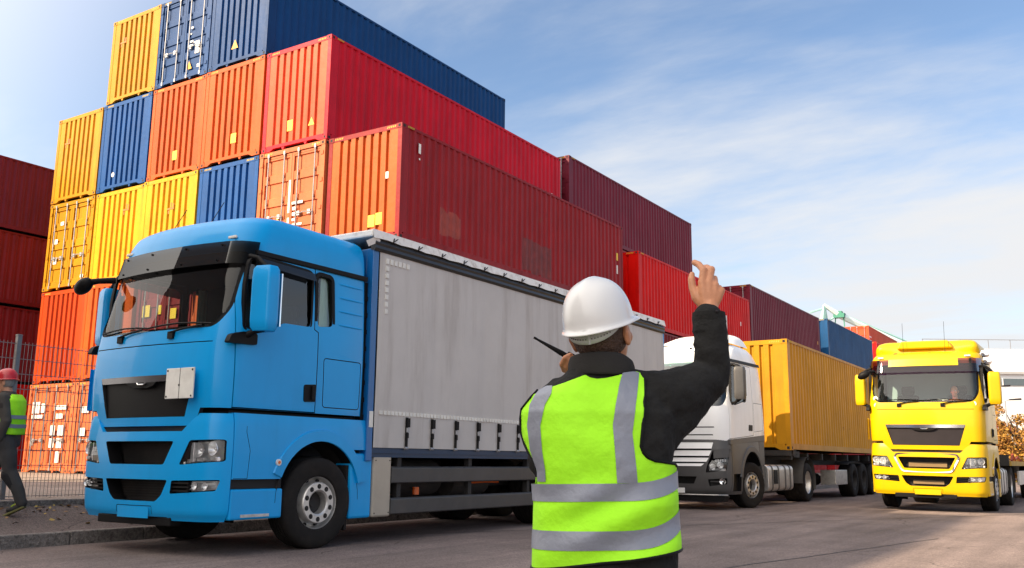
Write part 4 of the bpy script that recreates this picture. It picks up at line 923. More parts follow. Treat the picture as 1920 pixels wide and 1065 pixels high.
for sx in (-1, 1):
    def surf(u, v, sx=sx):
        y = Y0-.01+(Y1-Y0)*u; z = 1.17+(3.74-1.17)*v
        bow = .026*math.sin(math.pi*v)*(0.3+0.7*abs(math.sin(u*math.pi*7.5))**.6)+.006*noise.noise(Vector((y*1.3, z*.5, 3)))
        seam = -.004 if abs((u*16) % 1-.5) > .485 else 0
        return (sx*(1.252+bow+seam), y, z)
    b = MB(); b.grid(surf, 150, 14); cu_ = b.build('tarpaulin', tarp, bt, smooth=60)
    b = MB()
    y = Y0+.07
    while y < Y1-.15: b.box(*sorted((sx*1.262, sx*1.2745)), y, y+.055, 1.585, 1.635); y += .075
    b.build('reflective_strip', plate_w, cu_); b = MB()
    for k in range(6): b.box(*sorted((sx*1.253, sx*1.268)), Y0+.10+k*.085, Y0+.155+k*.085, 3.55, 3.62)
    b.build('reflective_strip', plate_w, cu_); b = MB()
    for k in range(1, 8): b.box(*sorted((sx*1.253, sx*1.272)), Y0+.10, Y0+.155, 3.55-k*.095, 3.61-k*.095)
    b.build('reflective_strip', plate_w, cu_)
    y = 3.12
    while y < Y1-.1:
        s = MB(); s.mi = 0; s.box(*sorted((sx*1.262, sx*1.276)), y-.024, y+.024, 1.17, 1.57); s.box(*sorted((sx*1.270, sx*1.305)), y-.032, y+.032, 1.44, 1.56); s.box(*sorted((sx*1.270, sx*1.30)), y-.03, y+.012, 1.30, 1.37)
        s.mi = 1; s.box(*sorted((sx*1.276, sx*1.296)), y-.022, y+.022, 1.375, 1.435); s.cyl((sx*1.27, y-.03, 1.17), (sx*1.27, y+.03, 1.17), .02, 8)
        s.build('strap', [plastic, galv], cu_, bevel=.004); y += .545
    b = MB(); b.box(*sorted((sx*1.15, sx*1.235)), Y0-.05, Y1, 1.10, 1.165); b.build('floor_rail', mat('dark_navy_paint', (0.002, 0.03, 0.085), rough=.45), bt)
    # black roof valance and the white roof lip with lashings
    P = [(1.20, 3.70), (1.262, 3.685), (1.285, 3.72), (1.275, 3.76), (1.290, 3.79), (1.27, 3.845), (1.20, 3.85)]
    b = MB(); b.prism([(sx*x, z) for x, z in P], 'y', Y0-.14, Y1+.02); b.build('valance', valance, bt)
    b = MB(); n_ = 120
    b.grid(lambda u, v: (sx*(1.305-.03*v), Y0-.20+(Y1-Y0+.22)*u, 3.835+.125*v+.014*abs(math.sin(u*math.pi*17))*(1-v)), n_, 2); b.build('roof_lip', roofw, bt, smooth=40)
    for k in range(17):
        b = MB()
        y = Y0+.2+k*.53; b.tube([(sx*1.307, y, 3.90), (sx*1.307, y-.02, 3.85), (sx*1.30, y, 3.83)], .009, 5); b.tube([(sx*1.307, y+.07, 3.905), (sx*1.307, y, 3.86)], .007, 5)
        b.build('roof_lashing', plastic2, bt)
b = MB(); b.box(-1.275, 1.275, Y0-.20, Y1+.02, 3.86, 3.955); b.build('roof_sheet', roofw, bt, bevel=.02)
b = MB(); b.box(-1.22, 1.22, Y0, Y1, 1.05, 1.17); b.box(-1.22, 1.22, Y1-.06, Y1+.01, 1.17, 3.7); b.build('cargo_floor', mat('dark_navy_paint', (0.002, 0.03, 0.085), rough=.45), bt)
b = MB(); b.box(1.225, 1.256, Y1-.02, Y1+.015, 1.1, 3.7); b.build('corner_post', blue, bt)
b = MB(); b.add([(1.26, Y0-.30, 3.78), (1.30, Y0-.12, 3.88), (1.29, Y0-.06, 3.82), (1.25, Y0-.24, 3.72)], [(0, 1, 2, 3)]); b.add([(1.26, Y0-.30, 3.775), (1.30, Y0-.12, 3.875), (1.29, Y0-.06, 3.815), (1.25, Y0-.24, 3.715)], [(3, 2, 1, 0)]); b.build('loose_sheet_corner', roofw, bt)
# side guards and things under the floor
guard = mat('guard_grey', (0.055, 0.055, 0.057), rough=0.38, metal=0.3, var=0.2, vscale=3, dirt=(0.12, 0.10, 0.085), dirt_amt=0.4)
for sx in (-1, 1):
    for z0, z1 in ((.72, .935), (.33, .54)):
        b = MB(); b.prism([(sx*1.205, z0), (sx*1.225, z0+.01), (sx*1.228, z1-.02), (sx*1.205, z1), (sx*1.185, z1), (sx*1.185, z0)], 'y', 2.90, 6.50); b.build('side_guard', guard, bt, bevel=.006)
    for y in (3.1, 4.7, 6.3):
        b = MB(); b.box(*sorted((sx*1.10, sx*1.18)), y-.04, y+.04, .34, 1.08); b.build('guard_bracket', chassis, bt)
    b = MB(); b.box(*sorted((sx*.85, sx*1.222)), 2.545, 2.895, .31, 1.065); tb = b.build('tool_box', mat('beige_metal', (0.42, 0.37, 0.30), rough=0.42, metal=0.25, var=0.08, dirt=(0.25, 0.2, 0.15), dirt_amt=0.4), bt, bevel=.025)
    for y in (2.585, 2.855):
        for z in (.36, 1.01): b = MB(); b.cyl((sx*1.22, y, z), (sx*1.2265, y, z), .009, 8); b.build('tool_box_screw', chassis, tb)
    b = MB(); b.cyl((sx*.78, 3.3, .78), (sx*.78, 4.25, .78), .24, 18); b.build('air_tank', chassis, bt, smooth=40)
    b = MB(); b.cyl((sx*.78, 4.6, .72), (sx*.78, 5.5, .72), .20, 18); b.build('air_tank', chassis, bt, smooth=40)
b = MB(); b.prism(rounded([(-1.19, .34), (-.56, .34), (-.56, 1.04), (-1.19, 1.04)], .10, 5), 'y', 2.95, 6.3); b.build('fuel_tank', chassis, bt)
b = MB(); b.box(-1.16, -1.08, 2.6, 11.4, .80, 1.05); b.build('side_member', chassis, bt)
b = MB(); b.box(-.36, .36, 2.9, 6.2, .42, .60); b.build('gearbox', chassis, bt, bevel=.05)
b = MB(); b.cyl((1.05, 3.62, .56), (1.05, 3.62, .66), .045, 12); b.build('marker_lamp', amber, bt)
b = MB(); b.tube([(1.0, 4.9, .70), (1.02, 5.3, .71), (1.0, 5.7, .70)], .018, 6); b.build('air_hose', amber, bt)
# ------------------------------------------------------------------ white tractor with a yellow container on its semi trailer
white = paint('white_paint', (0.90, 0.89, 0.87)); dgrey = mat('dark_grey_plastic', (0.070, 0.067, 0.066), rough=0.45, var=0.12, vscale=4)
WX, WY = 5.62, 3.20
wt = empty('tractor_unit', (WX, WY, 0)); tag(wt, 'white tractor unit with dark grey bumper hauling a yellow container', 'truck')
WUP = [(1.30, 1.19, .06, 2.72, .20, .26), (1.5, 1.215, .02, 2.72, .20, .26), (1.9, 1.225, .0, 2.70, .20, .26), (2.25, 1.225, .03, 2.66, .21, .27), (2.8, 1.21, .16, 2.60, .22, .28), (3.25, 1.19, .28, 2.52, .23, .30),
       (3.45, 1.15, .36, 2.45, .25, .32), (3.62, 1.08, .52, 2.38, .28, .34), (3.74, .98, .78, 2.30, .30, .34), (3.82, .84, 1.1, 2.2, .3, .34), (3.86, .66, 1.4, 2.1, .28, .3)]
WLO = [(.30, 1.17, .10, 2.3, .20, .30), (.42, 1.215, .03, 2.3, .20, .30), (.7, 1.235, -.02, 2.3, .20, .30), (1.0, 1.235, -.03, 2.3, .20, .28), (1.3, 1.225, -.01, 2.3, .20, .27), (1.56, 1.21, .02, 2.3, .20, .26)]
WUS, WLS = smooth_slices(WUP, 40), smooth_slices(WLO, 20)
WWS = rounded([(-1.08, 2.27), (1.08, 2.27), (1.14, 2.45), (1.12, 3.22), (-1.12, 3.22), (-1.14, 2.45)], [.10, .10, .1, .06, .06, .1])
WWIN = rounded([(.44, 2.36), (.62, 2.30), (1.40, 2.45), (1.40, 3.20), (.66, 3.24), (.50, 3.16)], .06, 4)
WDOOR = [(.34, 1.55), (1.86, 1.66), (1.86, 2.5), (1.84, 3.27), (.60, 3.27), (.42, 3.0), (.34, 2.3)]
def build_white():
    fu = lambda x, z: front_y(WUS, x, z); fl = lambda x, z: front_y(WLS, x, z)
    sh = boolean(loft(WUS), [loft([s for s in WUS if s[0] > 1.4], inset=.045, mi=1, drop=.045)])
    cuts = [cutp(WWS, 'y', -.8, .8)]
    for sx in (-1, 1):
        a, b_ = sorted((sx*.85, sx*1.5)); cuts.append(cutp(WWIN, 'x', a, b_))
        cuts.append(cutring([(1.93, 1.75), (2.55, 1.80), (2.52, 2.42), (1.93, 2.42)], .010, 'x', *sorted((sx*1.19, sx*1.4))))
    for i, z in enumerate((1.79, 1.62)): w2 = .92-.03*i; cuts.append(cutp([(-w2, z), (w2, z), (w2-.01, z+.025), (-w2+.01, z+.025)], 'y', -.6, .22))
    cuts.append(cutp([(-1.3, 1.2), (1.3, 1.2), (1.3, 1.46), (-1.3, 1.46)], 'y', -.6, .5)); 
    for sx in (-1, 1): cuts.append(cutp([(.2, 1.2), (3, 1.2), (3, 1.71), (.33, 1.535), (.2, 1.47)], 'x', *sorted((sx*.8, sx*1.5))))
    sh = boolean(sh, cuts); dc = []
    for sx in (-1, 1):
        a, b_ = sorted((sx*.93, sx*1.5)); me = boolean(sh.copy(), [cutp(offset_poly(WDOOR, -.006), 'x', a, b_, 0)], 'INTERSECT'); dc.append(cutp(offset_poly(WDOOR, .006), 'x', a, b_))
        d = link('door', me, [white, trim], wt, smooth=28)
        h = MB(); h.prism(rounded([(1.52, 1.76), (1.80, 1.76), (1.82, 1.90), (1.54, 1.90)], .03), 'x', *sorted((sx*1.20, sx*1.226))); h.build('door_handle', plastic, d)
        f = MB(); ring(f, WWIN, .03, 'x', *sorted((sx*1.165, sx*1.222))); f.build('window_frame', plastic, d)
        pn = MB(); A = offset_poly(WWIN, .02); pn.add([(sx*(lerp_slice(WUS, z)[0]-.028), y, z) for y, z in A], [list(range(len(A)))]); pn.build('window_pane', sideg, d)
        b = MB(); b.grid(lambda u, v: (sx*(lerp_slice(WUS, 3.36-.07*v)[0]+.012), .50+2.06*u, 3.36-.075*v+.03*u), 2, 2); b.build('roof_rail', plastic, wt)
        # mirror
        m_ = MB(); P = rounded([(1.32, .34), (1.36, .28), (1.56, .34), (1.57, .46), (1.52, .52), (1.33, .50)], .03, 3); P = [(sx*x, y) for x, y in P]; n = len(P); vs = []
        zs = [(2.42, .82), (2.46, .97), (2.6, 1), (3.05, 1), (3.12, .95), (3.15, .8)]; cx_, cy_ = sx*1.44, .41
        for z, s_ in zs: vs += [(cx_+(x-cx_)*s_, cy_+(y-cy_)*s_, z) for x, y in P]
        m_.add(vs, [(j*n+i, j*n+(i+1) % n, (j+1)*n+(i+1) % n, (j+1)*n+i) for j in range(len(zs)-1) for i in range(n)]+[list(range(n))[::-1], [(len(zs)-1)*n+i for i in range(n)]])
        mo = m_.build('side_mirror', dgrey, wt, smooth=40, fix=True)
        g = MB(); g.box(*sorted((sx*1.335, sx*1.55)), .515, .53, 2.50, 3.08); g.build('mirror_glass', mirror_glass, mo)
        g = MB(); g.tube([(sx*1.18, .5, 3.22), (sx*1.30, .44, 3.21), (sx*1.44, .41, 3.13)], .032, 8); g.build('mirror_arm', plastic, mo)
        g = MB(); g.tube([(sx*1.18, .5, 2.33), (sx*1.30, .44, 2.35), (sx*1.44, .41, 2.43)], .035, 8); g.build('mirror_arm', plastic, mo)
    sh = boolean(sh, dc); link('cab_shell', sh, [white, trim], wt, smooth=28)
    sheet('windscreen', lambda x, z: fu(x, z)+.018, offset_poly(WWS, .02), glass('green_cab_glass', (0.45, 0.62, 0.58), alpha=.05), wt, 30, 10)
    b = MB(); b.grid(lambda u, v: (-1.15+2.3*u, front_y(WUS, (-1.15+2.3*u), 3.22)-.01-.05*v, 3.30-.16*v), 30, 3); b.build('sun_visor', glass('green_visor', (0.10, 0.22, 0.21), alpha=.1), wt, smooth=60)
    b = MB(); b.box(-1.12, 1.12, .35, .80, 1.9, 2.24); b.build('dashboard', trim, wt, bevel=.05)
    b = MB(); b.box(-1.12, 1.12, 2.1, 2.5, 1.6, 3.2); b.build('bunk_curtain', trim, wt)
    for sx in (-.58, .58): b = MB(); b.box(sx-.26, sx+.26, 1.05, 1.55, 1.7, 1.9); b.box(sx-.25, sx+.25, 1.5, 1.64, 1.9, 2.8); b.build('seat', seatm, wt, bevel=.05)
    # roof air deflector and small fittings
    b = MB(); b.grid(lambda u, v: (-.95+1.9*u, 1.0+1.45*v, 3.80+.36*math.sin(min(1, v*1.05)*math.pi/2)*(1-abs(2*u-1)**6)), 20, 10); b.build('roof_deflector', white, wt, smooth=50)
    for x, y, z in ((.88, .44, 3.60), (.3, .42, 3.62), (-.6, .46, 3.6)): b = MB(); b.ball((x, y-.02, z), .035, 10, (1, .8, .7)); b.build('roof_lamp', plastic2, wt)
    b = MB(); b.tube([(1.10, .62, 3.50), (1.13, .60, 3.52), (1.13, .62, 3.95)], [.022, .016, .006], 6); b.ball((1.11, .60, 3.50), .04, 8); b.build('aerial', plastic, wt)
    # lower front: grille slats in white, dark bumper
    low = boolean(loft(WLS), [loft(WLS, inset=.16, mi=1)])
    GR = [(-.88, 1.47), (.88, 1.47), (.78, 1.08), (.62, .94), (-.62, .94), (-.78, 1.08)]
    HL = rounded([(.88, 1.30), (1.20, 1.33), (1.14, .86), (.72, .80), (.74, .92)], .03, 3)
    FO = rounded([(.76, .66), (1.14, .69), (1.13, .56), (.78, .51)], .02, 3)
    fc = [cutp([(-2, -.6), (2, -.6), (2, .36), (-2, .36)], 'z', 0, 2, 0)]
    fr_ = boolean(low.copy(), fc, 'INTERSECT')
    cu = [cutp(GR, 'y', -.6, .5), cutp([(-.52, .72), (.52, .72), (.44, .56), (-.44, .56)], 'y', -.6, .5)]
    for sx in (-1, 1):
        cu.append(cutp(HL if sx > 0 else mirror(HL), 'y', -.6, .7)); cu.append(cutp(FO if sx > 0 else mirror(FO), 'y', -.6, .5))
    link('bumper', boolean(fr_, cu), [dgrey, plastic], wt, smooth=28)
    b = MB(); b.box(-1.0, 1.0, .27, .30, .5, 1.5); b.build('radiator_mesh', black, wt)
    # white grille: broad slats leaning forward, with dark gaps between
    for z0, z1, w0, w1 in ((1.33, 1.46, .86, .89), (1.17, 1.29, .80, .85), (1.04, 1.13, .74, .79), (.945, 1.005, .62, .71)):
        b = MB()
        b.grid(lambda u, v: ((-1+2*u)*(w0+(w1-w0)*v), fl((-1+2*u)*w0*.98, 1.2)-.012+.035*v, z0+(z1-z0)*v), 24, 2)
        b.grid(lambda u, v: ((-1+2*u)*w0, fl((-1+2*u)*w0*.98, 1.2)-.012+.10*v, z0-.001*v), 24, 1)
        b.build('grille_slat', white, wt, smooth=40)
    b = MB(); b.cyl((0, fl(0, 1.35)-.03, 1.42), (0, fl(0, 1.35)+.02, 1.42), .12, 24); b.build('grille_disc', chrome, wt)
    ARCH = [(1.68+.70*math.cos(2*math.pi*i/40), .58+.70*math.sin(2*math.pi*i/40)) for i in range(40)]
    for sx in (-1, 1):
        H = HL if sx > 0 else mirror(HL); F_ = FO if sx > 0 else mirror(FO)
        A = offset_poly(H, .01); b = MB(); b.add([(x, fl(x, z)+.14, z) for x, z in A], [list(range(len(A)))]); hl = b.build('headlight', plastic, wt)
        b = MB()
        for x, z, r_ in ((.86, .93, .07), (1.02, .97, .075)): b.lathe([(.01, 0), (r_*.5, -.012), (r_, -.07)], 20, (sx*x, fl(x, z)+.10, z), 'y'); b.ball((sx*x, fl(x, z)+.07, z), .02, 8)
        for k_ in range(5): b.cbox((sx*(.92+.05*k_), fl(1., 1.)+.05+.01*k_, 1.07), (.03, .02, .05))
        b.cbox((sx*.95, fl(.95, .87)+.07, .87), (.36, .03, .05)); b.build('reflector', reflector, hl, smooth=50, fix=True)
        LP = rounded([(.87, 1.10), (1.17, 1.13), (1.14, .86), (.72, .80), (.76, .93)], .02, 2); LP = LP if sx > 0 else mirror(LP)
        sheet('lens', lambda x, z: fl(x, z)+.012, LP, lensg, hl, 10, 5)
        b = MB(); b.grid(lambda u, v: (sx*(.885+.30*u), fl(.885+.30*u, 1.2)+.02, 1.11+.03*u+.19*v), 8, 2); b.build('lamp_surround', dgrey, hl, smooth=50)
        A = offset_poly(F_, .01); b = MB(); b.add([(x, fl(x, z)+.09, z) for x, z in A], [list(range(len(A)))]); fg = b.build('fog_lamp', black, wt)
        b = MB(); b.lathe([(.0, 0), (.03, -.01), (.055, -.05), (.07, -.055)], 20, (sx*1.05, fl(1.05, .62)+.075, .622), 'y'); b.build('fog_reflector', chrome, fg, smooth=50, fix=True)
        b = MB(); b.box(*sorted((sx*.78, sx*.98)), fl(.9, .6)+.03, fl(.9, .6)+.07, .60, .625); b.build('fog_bar', dgrey, fg)
        a, b_ = sorted((sx*.97, sx*1.5))
        sp = boolean(low.copy(), [cutp([(.375, .33), (1.10, .33), (1.10, .2), (2.27, .2), (2.27, 1.56), (.375, 1.56)], 'x', a, b_, 0)], 'INTERSECT')
        sp = boolean(sp, [cutp(ARCH, 'x', a, b_), cutp([(.42, .40), (.90, .40), (.90, .78), (.42, .78)], 'x', *sorted((sx*1.15, sx*1.5)))])
        link('side_panel', sp, [dgrey, plastic], wt, smooth=28)
        b = MB(); b.box(*sorted((sx*.95, sx*1.205)), 2.28, 2.70, .95, 1.70); b.build('rear_corner_panel', dgrey, wt, bevel=.03)
        b = MB(); b.prism([(.30, 1.535), (2.71, 1.70), (2.71, 1.55), (.30, 1.42)], 'x', *sorted((sx*1.02, sx*1.216))); b.build('lower_door_panel', dgrey, wt, bevel=.01)
        arc = [i*math.pi/20 for i in range(1, 20)]; b = MB(); vs = []
        for t in arc:
            for r_, xx in ((.84, 1.222), (.82, 1.25), (.71, 1.25), (.70, 1.19)): vs.append((sx*xx, 1.68+r_*math.cos(t), .58+r_*math.sin(t)))
        b.add(vs, [(q*4+e, q*4+e+1, q*4+5+e, q*4+4+e) for q in range(len(arc)-1) for e in range(3)]); b.build('wheel_arch', dgrey, wt, smooth=40, fix=True)
        b = MB(); b.grid(lambda u, v: (sx*(.80+.42*u), 1.68+.705*math.cos(math.pi*v), .58+.705*math.sin(math.pi*v)), 1, 18); b.build('wheel_arch_liner', chassis, wt, smooth=60)
        b = MB(); b.prism([(2.36, .28), (2.46, .28), (2.60, 1.12), (2.50, 1.12)], 'x', *sorted((sx*.80, sx*1.2))); b.build('mud_flap', rubber, wt)
        # fuel tank with straps
        b = MB(); P = rounded([(sx*.62, .34), (sx*1.20, .34), (sx*1.20, .98), (sx*.62, .98)], .13, 6); b.prism(P, 'y', 2.95, 5.0); tk = b.build('fuel_tank', alu, wt, bevel=.02, smooth=40)
        for y in (3.25, 3.75, 4.3, 4.72): b = MB(); ring(b, P, .012, 'y', y-.04, y+.04); b.build('tank_strap', dgrey, tk)
        b = MB(); b.box(*sorted((sx*1.205, sx*1.218)), 3.35, 3.62, .52, .86); b.build('tank_step', plastic, tk)
        # rear mudguard
        b = MB(); b.grid(lambda u, v: (sx*(.58+.65*u), 6.40+.64*math.cos(math.pi*(1.15*v-.12)), .56+.64*math.sin(math.pi*(1.15*v-.12))), 3, 20); b.build('mudguard', dgrey, wt, smooth=60)
    b = MB(); b.prism(rounded([(-1.10, .18), (1.10, .18), (1.16, .31), (-1.16, .31)], .03), 'y', .02, .34); b.build('bumper_lip', plastic, wt)
    b = MB(); b.box(-.26, .26, -.075, -.05, .36, .47); b.build('licence_plate', mat('plain_white', (.8, .79, .76)), wt, bevel=.004)
    b = MB(); b.tube([(.75, -.02, .325), (1.0, .05, .325), (1.16, .2, .325)], .012, 6); b.tube([(-.75, -.02, .325), (.75, -.02, .325)], .012, 6); b.build('bumper_trim', alu, wt)
    b = MB(); b.box(-1.1, 1.1, .3, 2.6, 1.3, 1.5); b.build('cab_underside', black, wt)
build_white()
chassis_rails(wt, .5, 7.2)
axle(wt, 1.68); axle(wt, 6.40)
for sx in (-1, 1):
    make_wheel(wt, sx*1.215, 1.68, side=sx, steer=R(-16)); make_wheel(wt, sx*1.20, 6.40, side=sx, front=False, width=.58)
b = MB(); b.box(-.5, .5, 6.0, 6.9, .98, 1.12); b.build('fifth_wheel', chassis, wt)
b = MB(); b.tube([(.2, 2.8, 1.5), (.25, 3.2, 1.25), (.2, 3.9, 1.2), (.2, 4.5, 1.3)], .03, 6); b.build('air_hose', plastic, wt)
# the semi trailer: own thing
tr = empty('semi_trailer', (5.62, 11.0, 0)); tag(tr, 'black skeletal semi trailer under the yellow container', 'trailer')
b = MB()
for sx in (-1, 1):
    b.box(sx*.45-.07, sx*.45+.07, -3.0, 9.2, .98, 1.22)
y = -2.9
while y < 9.2: b.box(-1.20, 1.20, y, y+.12, 1.12, 1.30); y += 1.5
b.box(-1.22, 1.22, -3.05, -2.92, 1.22, 1.36); b.box(-1.22, 1.22, 9.05, 9.2, 1.05, 1.36); b.build('chassis_frame', chassis, tr)
for k, y in enumerate((3.75, 5.06, 6.37)):
    axle(tr, y)
    for sx in (-1, 1): make_wheel(tr, sx*1.25, y, side=sx, front=False, width=.42, rimmat=chassis)
for sx in (-1, 1):
    b = MB(); b.box(*sorted((sx*.75, sx*1.20)), 1.55, 3.0, .40, .84); pbx = b.build('pallet_box', alu, tr, bevel=.015)
    b = MB(); b.box(*sorted((sx*.70, sx*.86)), -.9, -.75, .22, 1.1); b.box(*sorted((sx*.62, sx*.94)), -.98, -.67, .18, .22); b.build('landing_leg', chassis, tr)
    b = MB(); b.grid(lambda u, v: (sx*(.80+.44*u), 5.06+2.02*math.cos(math.pi*v)*(1 if abs(math.cos(math.pi*v)) < .9 else 1), 1.0+.12*math.sin(math.pi*v)), 1, 16); b.build('mudguard', chassis, tr)
    b = MB(); b.box(*sorted((sx*1.18, sx*1.24)), -2.85, -2.55, 1.22, 1.40); b.build('marker_plate', chassis, tr)
    b = MB(); b.box(*sorted((sx*1.10, sx*1.22)), -2.7, -2.2, 1.18, 1.34); b.cyl((sx*1.225, -2.45, 1.26), (sx*1.235, -2.45, 1.26), .03, 10); b.build('twist_lock', chassis, tr)
b = MB(); b.box(-1.2, 1.2, 9.2, 9.25, .5, .62); b.build('rear_bumper', chassis, tr)
C_TY = steel('load_yellow_steel', (0.52, 0.24, 0.010), 0.9)
yc = container('blind', C_TY, 6.88, 7.95, 1.365, 2.93, 'dusty yellow container riding on the semi trailer behind the white cab', noise_y=0)
apply_paint(yc, C_TY); tag(yc, group='')
del yc['group']
for c_ in list(children(yc)):
    if c_.name.split('.')[0] in ('marking', 'warning_sticker', 'paint_patch'): bpy.data.objects.remove(c_)
# ------------------------------------------------------------------ yellow truck
yellow = paint('yellow_paint', (0.60, 0.375, 0.0005))
yt = empty('yellow_truck', (10.40, 6.10, 0), 0, R(0.9)); tag(yt, 'bright yellow high roof truck driving towards the worker', 'truck')
RAKE[0] = 0
build_cab(yt, yellow, 'yellow')
chassis_rails(yt, .4, 7.0)
axle(yt, 1.60); axle(yt, 5.35)
for sx in (-1, 1):
    make_wheel(yt, sx*1.215, 1.60, side=sx, steer=R(0)); make_wheel(yt, sx*1.20, 5.35, side=sx, front=False, width=.58)
    b = MB(); P = rounded([(sx*.62, .32), (sx*1.19, .32), (sx*1.19, .98), (sx*.62, .98)], .13, 6); b.prism(P, 'y', 2.7, 4.4); tk = b.build('fuel_tank', alu, yt, bevel=.02, smooth=40)
    for y in (2.95, 3.5, 4.1): b = MB(); ring(b, P, .012, 'y', y-.04, y+.04); b.build('tank_strap', dgrey, tk)
    b = MB(); b.grid(lambda u, v: (sx*(.58+.65*u), 5.35+.66*math.cos(math.pi*(1.15*v-.12)), .56+.62*math.sin(math.pi*(1.15*v-.12))), 3, 20); b.build('mudguard', chassis, yt, smooth=60)
    # side fairing of the roof
    b = MB(); b.prism([(1.3, 3.30), (2.55, 3.30), (2.95, 1.55), (2.36, 1.55), (2.31, 3.28)], 'x', *sorted((sx*1.12, sx*1.175))); b.build('side_fairing', yellow, yt, bevel=.01)
DS_ = smooth_slices([(3.30, 1.175, .55, 2.50, .10, .2), (3.52, 1.15, .66, 2.50, .10, .2), (3.72, 1.12, .74, 2.45, -.06, .16), (3.84, 1.06, .84, 2.42, -.10, .16), (3.90, .98, .98, 2.40, -.08, .2), (3.925, .84, 1.2, 2.36, -.05, .2)], 24)
keepz = roofz; roofz = lambda y, z: z
dm = loft(DS_); roofz = keepz
dme = dm.mesh('roof_deflector'); link('roof_deflector', dme, yellow, yt, smooth=35)
b = MB(); b.prism([(-.62, 3.70), (.60, 3.70), (.50, 3.88), (-.52, 3.88)], 'y', .60, .78); b.build('deflector_scoop', yellow, yt, bevel=.03)
# chrome surround of the middle intake
fl_ = lambda x, z: front_y(LOWS, x, z)
b = MB(); Q = offset_poly(MIDIN, .085); k = len(Q)
for i in range(k):
    j = (i+1) % k; b.add([(MIDIN[i][0], fl_(0, .5)+.03, MIDIN[i][1]), (MIDIN[j][0], fl_(0, .5)+.03, MIDIN[j][1]), (Q[j][0], fl_(*Q[j])-.022, Q[j][1]), (Q[i][0], fl_(*Q[i])-.022, Q[i][1])], [(0, 1, 2, 3)])
b.build('intake_trim', chrome, yt)
b = MB(); b.box(-.40, .40, .17, .19, .98, 1.08); b.box(-.32, .32, .17, .19, .60, .68); b.build('intake_panel', mat('bronze_panel', (0.22, 0.14, 0.06), rough=.5), yt)
for x in (-.45, .45):
    b = MB(); b.tube([(x, .50, 3.56), (x, .52, 4.30)], .004, 6); b.ball((x, .50, 3.56), .022, 8); b.build('aerial', plastic, yt)
for x in (-.62, .12): b = MB(); b.ball((x, .50, 3.57), .05, 10, (1.3, 1, .5)); b.build('roof_lamp', chassis, yt)
for z, x in ((3.52, 1.26), (3.36, 1.30)):
    b = MB(); b.lathe([(.0, .09), (.06, .07), (.09, .02), (.092, -.02), (.07, -.03), (.0, -.03)], 18, (x, .60, z), 'y'); b.tube([(x, .64, z), (x-.12, .66, z+.02)], .015, 6); b.build('spot_lamp', chrome, yt, smooth=40, fix=True)
for x, z in ((-1.03, 2.36), (1.02, 2.38), (-1.05, 2.52)):
    b = MB(); b.cyl((x, front_y(UPS, x, z)+.012, z), (x, front_y(UPS, x, z)+.018, z), .055, 14); b.build('windscreen_sticker', plate_w, yt)
# things on the dashboard
b = MB(); b.box(.02, .10, .40, .46, 2.36, 2.52); b.build('dashboard_phone', plastic2, yt); b = MB(); b.box(-.25, -.05, .42, .5, 2.36, 2.39); b.build('dashboard_paper', plate_w, yt)
b = MB(); b.box(.24, .46, .42, .48, 2.49, 2.515); b.box(.34, .38, .42, .48, 2.38, 2.49); b.build('dashboard_tray', plate_w, yt)
# flat trailer behind
ft = empty('flatbed_trailer', (10.45, 13.0, 0)); tag(ft, 'empty flatbed trailer behind the yellow truck', 'trailer')
b = MB(); b.box(-1.25, 1.25, -2.2, 10.5, 1.02, 1.14); b.build('deck', mat('yellow_deck_edge', (0.45, 0.28, 0.05), rough=.7, var=.3), ft)
b = MB()
for sx in (-1, 1): b.box(sx*.45-.06, sx*.45+.06, -2.0, 10.3, .78, 1.02)
b.build('chassis_frame', chassis, ft)
for sx in (-1, 1):
    b = MB(); b.box(*sorted((sx*1.18, sx*1.24)), -.2, 3.2, .50, .88); b.build('side_guard', alu, ft, bevel=.01)
    for y in (5.2, 6.5, 7.8): make_wheel(ft, sx*1.25, y, side=sx, front=False, width=.42, rimmat=chassis)
    b = MB(); b.tube([(sx*1.2, -1.6, 1.15), (sx*1.2, -1.2, 1.32), (sx*1.2, -.6, 1.18), (sx*1.2, .2, 1.26), (sx*1.2, 1.2, 1.15)], .03, 6); b.build('lashing_strap', mat('red_strap', (.25, .04, .02), rough=.9), ft)
b = MB(); b.box(-1.2, 1.2, -2.3, -2.2, 1.02, 1.30); b.build('front_board', chassis, ft)
# ------------------------------------------------------------------ people
skin = mat('skin', (0.58, 0.28, 0.17), rough=0.5, var=0.12, vscale=14, bump=0.08, bscale=120)
skin_tan = mat('tanned_skin', (0.56, 0.245, 0.125), rough=0.48, var=0.16, vscale=18, bump=0.1, bscale=150)
hairm = mat('brown_hair', (0.085, 0.045, 0.027), rough=0.6, var=0.45, vscale=70, bump=0.8, bscale=160)
hairg = mat('grey_hair', (0.25, 0.22, 0.2), rough=0.7, var=0.3, vscale=60)
jacketm = mat('charcoal_jacket', (0.018, 0.0175, 0.017), rough=0.9, spec=0.2, var=0.22, vscale=9, bump=0.6, bscale=28)
trousm = mat('charcoal_trousers', (0.035, 0.033, 0.033), rough=0.85, var=0.2, vscale=6, bump=0.2, bscale=160)
kneem = mat('black_knee_patch', (0.010, 0.010, 0.012), rough=0.9)
hivis = mat('fluorescent_yellow', (0.40, 0.95, 0.012), rough=0.75, var=0.06, vscale=5, bump=0.55, bscale=13)
retro = mat('reflective_grey', (0.25, 0.265, 0.315), rough=0.5, metal=0.15, var=0.06, vscale=8, bump=0.4, bscale=15)
hatw = mat('white_helmet', (0.74, 0.735, 0.72), rough=0.25, coat=0.3, var=0.02)
hatr = mat('red_helmet', (0.55, 0.012, 0.02), rough=0.3, coat=0.3, var=0.05)
strapw = mat('grey_white_strap', (0.50, 0.51, 0.48), rough=0.55, var=0.06)
